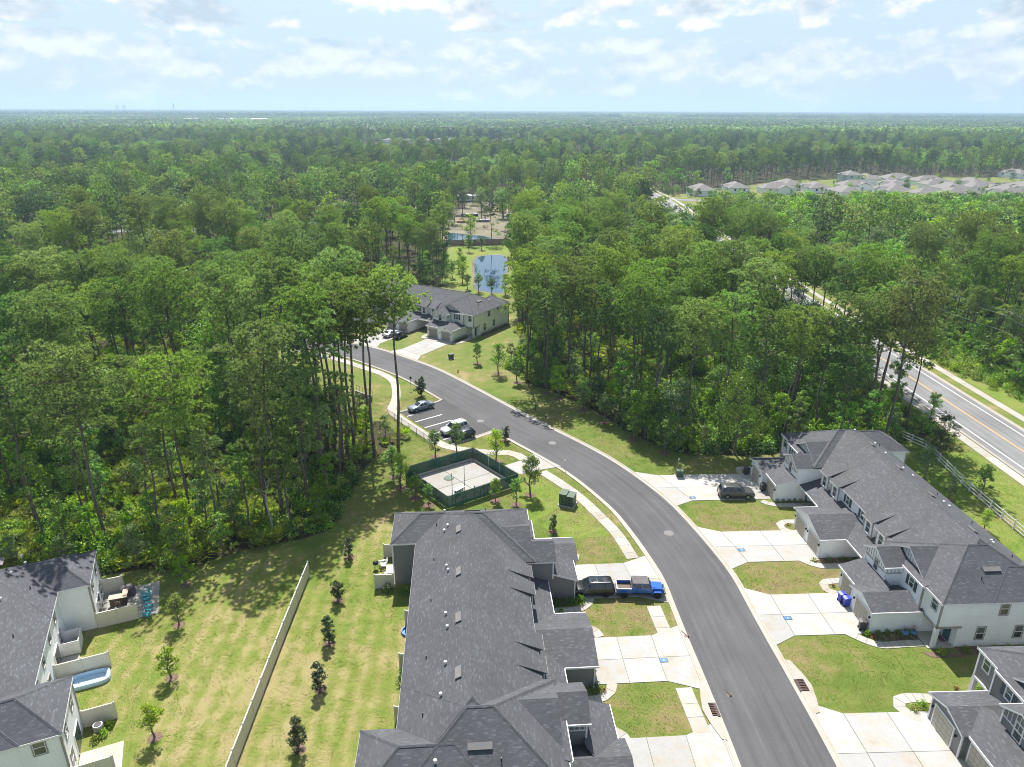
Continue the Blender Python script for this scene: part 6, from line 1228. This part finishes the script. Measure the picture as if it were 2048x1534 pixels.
for _ in range(64000):
    y = 38+random.random()*85; x = random.uniform(-46, 74)
    if not in_view(x, y, 3) or not inside((x, y), LAWN): continue
    k = (int(x//2), int(y//2))
    if any(inside((x, y), q) for q in CELL.get(k, ())): continue
    if k in CD and min((p-Vector((x, y))).length for p in CD[k]) < 4.72: continue
    if 72.2 < x: continue
    v = noise.noise(Vector((x*.35, y*.35, 4.)))*.3+noise.noise(Vector((x*.09, y*.09, 8.)))*.6+random.gauss(0, .13)+(.10+.27*math.sin((x+y*.03)*3.5+.8*noise.noise(Vector((x*.3, y*.05, 0)))) if x < -10 else (.16 if y < 58 else -.06))
    tp.append((x, y, .028, rr(), random.uniform(.7, 1.2), 0 if v < -.10 else 1 if v < .30 else 2))
scatter('grass', 'short mown turf with green and straw coloured tufts', tp, [tuft(401, 'turf_green'), tuft(402, 'turf_olive'), tuft(403, 'turf_straw')])
print('tufts', len(tp))
# ------------------------------------------------------------------ distant houses, building site, wires, towers, haze
def cottage(label, loc, rz, w, l, h, wall, group, roof='taupe_shingle', win=True):
    t = thing('house', label, 'house', (*loc, 0), rz, group); MB().box(-w/2, w/2, -l/2, l/2, 0, h).build('wall', wall, t); r = MB(); hip(r, -w/2-.5, w/2+.5, -l/2-.5, l/2+.5, h, .42); ro = r.build('roof', roof, t)
    gb = MB(); gable(gb, -w/2-2.4, -w/2+3, -l*.32, l*.08, h*.98, .42); gb.build('porch_roof', roof, ro); MB().extrude([(-l*.30, 0), (l*.06, 0), (l*.06, h*.96), (-l*.12, h+.35*l*.18), (-l*.30, h*.96)], 'x', -w/2-2.1, -w/2+.5).build('garage', wall, t)
    f = MB(); fascia(f, [(-w/2-.5, -l/2-.5), (w/2+.5, -l/2-.5), (w/2+.5, l/2+.5), (-w/2-.5, l/2+.5), (-w/2-.5, -l/2-.5)], h, .25); f.build('fascia', 'white_trim', t)
    if win:
        for y in (-l*.28, 0, l*.28):
            for x, s in ((w/2, 1), (-w/2, -1)): MB().box(min(x, x+s*.06), max(x, x+s*.06), y-.6, y+.6, h-2.0, h-.6).build('window', 'window_glass', t)
        for x in (-w*.22, w*.22): MB().box(x-.6, x+.6, -l/2-.06, -l/2, h-2.0, h-.6).build('window', 'window_glass', t)
    return t
random.seed(31); WS = ['white_siding', 'pale_siding', 'cream_siding']
for x, y in [(222, 470), (185, 495), (225, 520), (320, 505), (350, 500), (365, 470), (390, 490), (285, 470), (160, 492)]: pass
siding_mat('blue_siding', (.42, .50, .55), .2)
for x, y in [(119.5, 458), (146, 475), (171, 470), (199, 477), (208, 452), (243, 463), (254, 441), (275, 446), (308, 452), (232, 492), (262, 500), (292, 500), (312, 482), (335, 470), (262, 541), (286, 543), (300, 526), (340, 485), (187, 494), (320, 508), (366, 470), (285, 472)]:
    cottage('single storey house with tan hip roof in the subdivision beyond the grey road', (x, y+6), random.choice((0, 1.57, .2, 3.14)), random.uniform(13, 15.5), random.uniform(19, 22), 3.5, random.choice(WS), 'tan roofed subdivision houses')
cottage('two storey pale blue house with tan roof in the subdivision', (249, 545), .1, 12, 14, 6.2, 'blue_siding', None); cottage('lone house with tan roof beyond the subdivision pond', (405, 596), .3, 12, 20, 4, 'white_siding', None)
for x in (-188, -174, -158, -135, -115, -95, -75, -53, -24, -6): cottage('far pale roofed house in a row beyond the pines', (x, 1140+random.uniform(-12, 12)), random.choice((0, 1.57)), 12, 16, 6.5, 'white_siding', 'far row of pale roofed houses', win=False)
t = thing('warehouse', 'long low white roofed shed among the eastern woods', 'building', (585, 875, 0), R(8)); MB().box(-28, 28, -9, 9, 0, 6).build('wall', 'blue_siding', t); r = MB(); gable(r, -29, 29, -10, 10, 6, .12); r.build('roof', 'white_vinyl', t)
for x, y in [(-1020, 2400), (-905, 2420), (-800, 2390), (-840, 2440), (-930, 2440)]: t = thing('warehouse', 'tiny white roofed shed near the western horizon', 'building', (x, y, 0), group='sheds near the western horizon'); MB().box(-25, 25, -12, 12, 0, 19).build('wall', 'white_siding', t); r = MB(); gable(r, -26, 26, -13, 13, 19, .12); r.build('roof', 'white_vinyl', t)
# building site in the clearing
for (x, y, w, l, h), m, lab in (((-23.5, 341, 5.5, 3, .9), 'raw_wood', 'flat stack of new lumber in the clearing'), ((-14.3, 344, 6.5, 3.5, 1.3), 'tarp_grey', 'lumber stack under a grey tarpaulin in the clearing'), ((-21.5, 361, 8, 4, 1.8), 'tarp_blue', 'long lumber stack under a dark blue tarpaulin'), ((.7, 361, 7, 4, 1.8), 'tarp_grey', 'lumber stack under a pale tarpaulin beside the leaning oak'), ((6.5, 369, 7, 4, 1.5), 'tarp_blue', 'small lumber stack under a blue tarpaulin'), ((-8, 378, 6, 2.4, .8), 'raw_wood', 'pile of orange planks on the sand')):
    t = thing('lumber_stack', lab, 'lumber stack', (x, y, .05), random.uniform(-.2, .2))
    for k in range(3): MB().box(-w/2, w/2, -l/2+k*l/3+.03, -l/2+(k+1)*l/3-.03, 0, h*(.8 if 'tarp' in m else 1)).build('bundle', 'raw_wood', t)
    if 'tarp' in m:
        b = MB(); 
        for i in range(6):
            x0, x1 = -w/2-.1+i*(w+.2)/6, -w/2-.1+(i+1)*(w+.2)/6; z0, z1 = h*.82+.12*math.sin(i*2.1), h*.82+.12*math.sin((i+1)*2.1); b.face([(x0, -l/2-.12, z0), (x1, -l/2-.12, z1), (x1, l/2+.12, z1), (x0, l/2+.12, z0)]); b.face([(x0, -l/2-.14, .3), (x1, -l/2-.14, .25), (x1, -l/2-.12, z1), (x0, -l/2-.12, z0)])
        b.build('tarpaulin', m, t)
t = thing('log_pile', 'tangled heap of bare logs and roots in the clearing', 'log pile', (1.5, 312, 0)); random.seed(3)
lm = [MB().tube((-random.uniform(1.5, 3), 0, 0), (random.uniform(1.5, 3), 0, 0), random.uniform(.12, .25), .1, 6).mesh('log', m) for m in ('dead_wood', 'pine_bark', 'dead_wood')]
for k in range(70):
    a = random.uniform(0, 6.28); r_ = random.random()**.6*5.2; o = put('log', random.choice(lm), t, (r_*math.cos(a), r_*.6*math.sin(a), max(.2, (1-r_/5.6)*3.2)*random.uniform(.4, 1))); o.rotation_euler = (0, random.uniform(-.6, .6), random.uniform(0, 6.28))
for (x, y, rz), lab in (((39, 418, .1), 'white site trailer half hidden by pines'), ((-26, 424, .05), 'white roofed shelter beside the clearing')):
    t = thing('site_trailer', lab, 'trailer', (x, y, 0), rz); MB().box(-5.5, 5.5, -2, 2, .6, 3.4).build('body', 'pale_siding', t); r = MB(); gable(r, -6.2, 6.2, -2.6, 2.6, 3.4, .2); r.build('roof', 'white_vinyl', t)
    for xx in (-3, 0, 3): MB().box(xx-.5, xx+.5, -2.06, -2, 1.6, 2.6).build('window', 'window_glass', t)
car('pale car parked in the clearing', (-11.5, 405), .1, SEDAN, 'paint_white')
for i, (x, y, k, s) in enumerate([(-4.5, 356, 0, 1.1), (-30, 400, 3, 1.), (10, 402, 5, 1.1), (24, 410, 2, 1.), (-12, 440, 0, 1.2), (2, 470, 5, 1.1), (-24, 455, 4, 1.), (14, 500, 0, 1.2), (28, 395, 1, 1.), (-36, 372, 0, .9), (-34, 440, 1, 1.1), (-22, 500, 2, 1.1), (-8, 420, 2, .8), (20, 440, 3, 1.), (6, 520, 5, 1.), (-18, 540, 0, 1.), (20, 560, 1, 1.1), (14, 345, 3, .8), (-2, 500, 3, 1.), (-30, 570, 4, 1.2), (8, 580, 5, 1.)]): tree('broadleaf_tree', BROAD[k], (x, y), 'spreading oak standing alone in the building clearing', group='oaks of the building clearing', s=s)
t = thing('brush_heap', 'long heap of grey brush at the back of the clearing', 'brush heap', (-4, 545, 0)); b = MB(); random.seed(4)
for _ in range(900): p = Vector((random.gauss(0, 13), random.gauss(0, 4), 0)); p.z = max(.2, 5-abs(p.x)*.2)*random.random(); q = p+rnd_dir(.3)*random.uniform(1, 3); b.tube(p, q, .09, .03, 3, caps=False)
b.build('branches', 'dead_wood', t)
PKS = [shrub(304, .9, 1.1, 'oak_leaves', 120, .3), shrub(305, 1.1, 1.0, 'grassy_leaves', 120, .3), shrub(306, .9, .8, 'lime_leaves', 110, .28)]
random.seed(41); G3 = Grid(8.)
for _ in range(400):
    x, y = random.uniform(-38, 18), random.uniform(318, 430)
    if not inside((x, y), CLEAR[0]) or not G3.ok(x, y, 9) or (abs(x+12) < 13 and y < 352) or (-2 < x < 9 and 355 < y < 400): continue
    G3.add(x, y); tree(*(('broadleaf_tree', random.choice(BROAD)) if random.random() < .6 else ('pine_tree', random.choice(PINES))), (x, y), 'scattered tree left standing among the stacks of the building clearing', group='trees left standing in the clearing', s=random.uniform(.6, 1.))
for _ in range(160):
    x, y = random.uniform(110, 400), random.uniform(440, 560)
    if inside((x, y), CLEAR[1]) and G3.ok(x, y, 11): G3.add(x, y); tree('broadleaf_tree', random.choice(BROAD), (x, y), 'small leafy tree between the tan roofed houses', group='trees between the tan roofed houses', s=random.uniform(.28, .5))
for _ in range(150):
    x, y = random.uniform(-36, 20), random.uniform(298, 430)
    if inside((x, y), CLEAR[0]) and G3.ok(x, y, 4.5) and not (-28 < x < -6 and y < 312): G3.add(x, y); plant(PKS[random.randrange(3)], (x, y), 'low weedy scrub on the bare soil of the clearing', 'scrub of the clearing', random.uniform(.8, 1.6))
# clipped street trees and entrance of the subdivision
for k in range(9): tree('street_tree', BROAD[0], (97+k*2.2+random.uniform(-1, 1), 462+random.uniform(-12, 6)), 'round young oak on the entrance lawn of the subdivision', group='oaks on the subdivision entrance lawn', s=.42)
for x, y in ((244, 512), (262, 508)): 
    t = thing('palm_tree', 'small palm between the subdivision houses', 'palm', (x, y, 0), group='palms in the subdivision'); put('trunk', trunk_mesh('trunk', 6.5, .2, 'grey_bark'), t); o = put('crown', palmetto(77), t, (0, 0, 6.3)); o.scale = (2.2, 2.2, 2.0)
# power line beyond the grey road
PP = [(99.8, 62), (100.4, 139.3), (98.5, 215), (100.5, 290)]
for i, (x, y) in enumerate(PP):
    t = thing('utility_pole', 'brown wooden utility pole carrying wires beyond the grey road', 'utility pole', (x, y, 0), group='poles of the power line'); MB().tube((0, 0, -.2), (0, 0, 12.2), .17, .11, 9).build('pole', 'wood_grey', t); MB().box(-1.3, 1.3, -.06, .06, 11.4, 11.55).build('cross_arm', 'wood_grey', t)
    for k in (-1.15, 0, 1.15): MB().lathe([(.05, 0), (.07, .08), (.04, .16)], 8, (k, 0, 11.55 if k else 12.1)).build('insulator', 'white_vinyl', t)
for j, (dx, z0) in enumerate(((-1.15, 11.7), (0, 12.3), (1.15, 11.7), (-.2, 8.2))):
    b = MB()
    for (xa, ya), (xb, yb) in zip(PP, PP[1:]):
        K = 14; pts = [Vector((xa+(xb-xa)*k/K+dx, ya+(yb-ya)*k/K, z0-1.6*(1-(2*k/K-1)**2))) for k in range(K+1)]
        for p, q in zip(pts, pts[1:]): b.tube(p, q, .04, .04, 4, caps=False)
    tag(b.build('power_wire', 'galvanised'), 'thin pale power wire strung above the eastern trees', 'wire', 'wires of the power line')
# towers on the skyline
def lattice(label, loc, h):
    t = thing('radio_mast', label, 'mast', (*loc, 0)); w = h*.02
    for k in range(3): a = k*2.094; MB().tube((w*math.cos(a), w*math.sin(a), 0), (w*.6*math.cos(a), w*.6*math.sin(a), h), h*.004, h*.003, 5).build('leg', 'galvanised', t)
    br = MB(); K = 24
    for i in range(K): a = (i % 3)*2.094; c = a+2.094; f0, f1 = 1-.4*i/K, 1-.4*(i+1)/K; br.tube((w*f0*math.cos(a), w*f0*math.sin(a), h*i/K), (w*f1*math.cos(c), w*f1*math.sin(c), h*(i+1)/K), h*.002, h*.002, 4)
    br.build('bracing', 'galvanised', t); an = MB(); an.lathe([(w*1.6, h*.93), (w*1.6, h*.99)], 9).lathe([(w*1.5, h*.80), (w*1.5, h*.85)], 9); an.build('antenna_ring', 'galvanised', t)
lattice('lattice radio mast on the skyline over the western pines', (-1270, 2850), 66); lattice('lattice radio mast on the skyline over the clearing', (-560, 5900), 96); lattice('thin distant mast near the cooling towers', (-5000, 10300), 140); lattice('faint far mast at the western end of the skyline', (-6300, 10000), 110)
for x in (-5400, -5310): t = thing('cooling_tower', 'faint pale cooling tower on the skyline', 'cooling tower', (x, 10400, 0), group='pair of cooling towers on the skyline'); MB().lathe([(36, 0), (29, 30), (24, 58), (23, 76), (25, 88)], 20).build('shell', 'white_vinyl', t)
HZ = MB().box(-10500, 10500, -60, 12400, -1, 152); hz = HZ.build('haze', []); 
hm = bpy.data.materials.new('haze_air'); hm.use_nodes = True; nt = hm.node_tree; nt.nodes.remove(nt.nodes['Principled BSDF']); pv = nt.nodes.new('ShaderNodeVolumePrincipled'); pv.inputs['Color'].default_value = (.55, .74, 1, 1); pv.inputs['Density'].default_value = .00014; pv.inputs['Anisotropy'].default_value = .25; nt.links.new(pv.outputs[0], nt.nodes['Material Output'].inputs['Volume']); hz.data.materials.clear(); hz.data.materials.append(hm); tag(hz, 'thin bluish summer haze filling the air', kind='stuff')
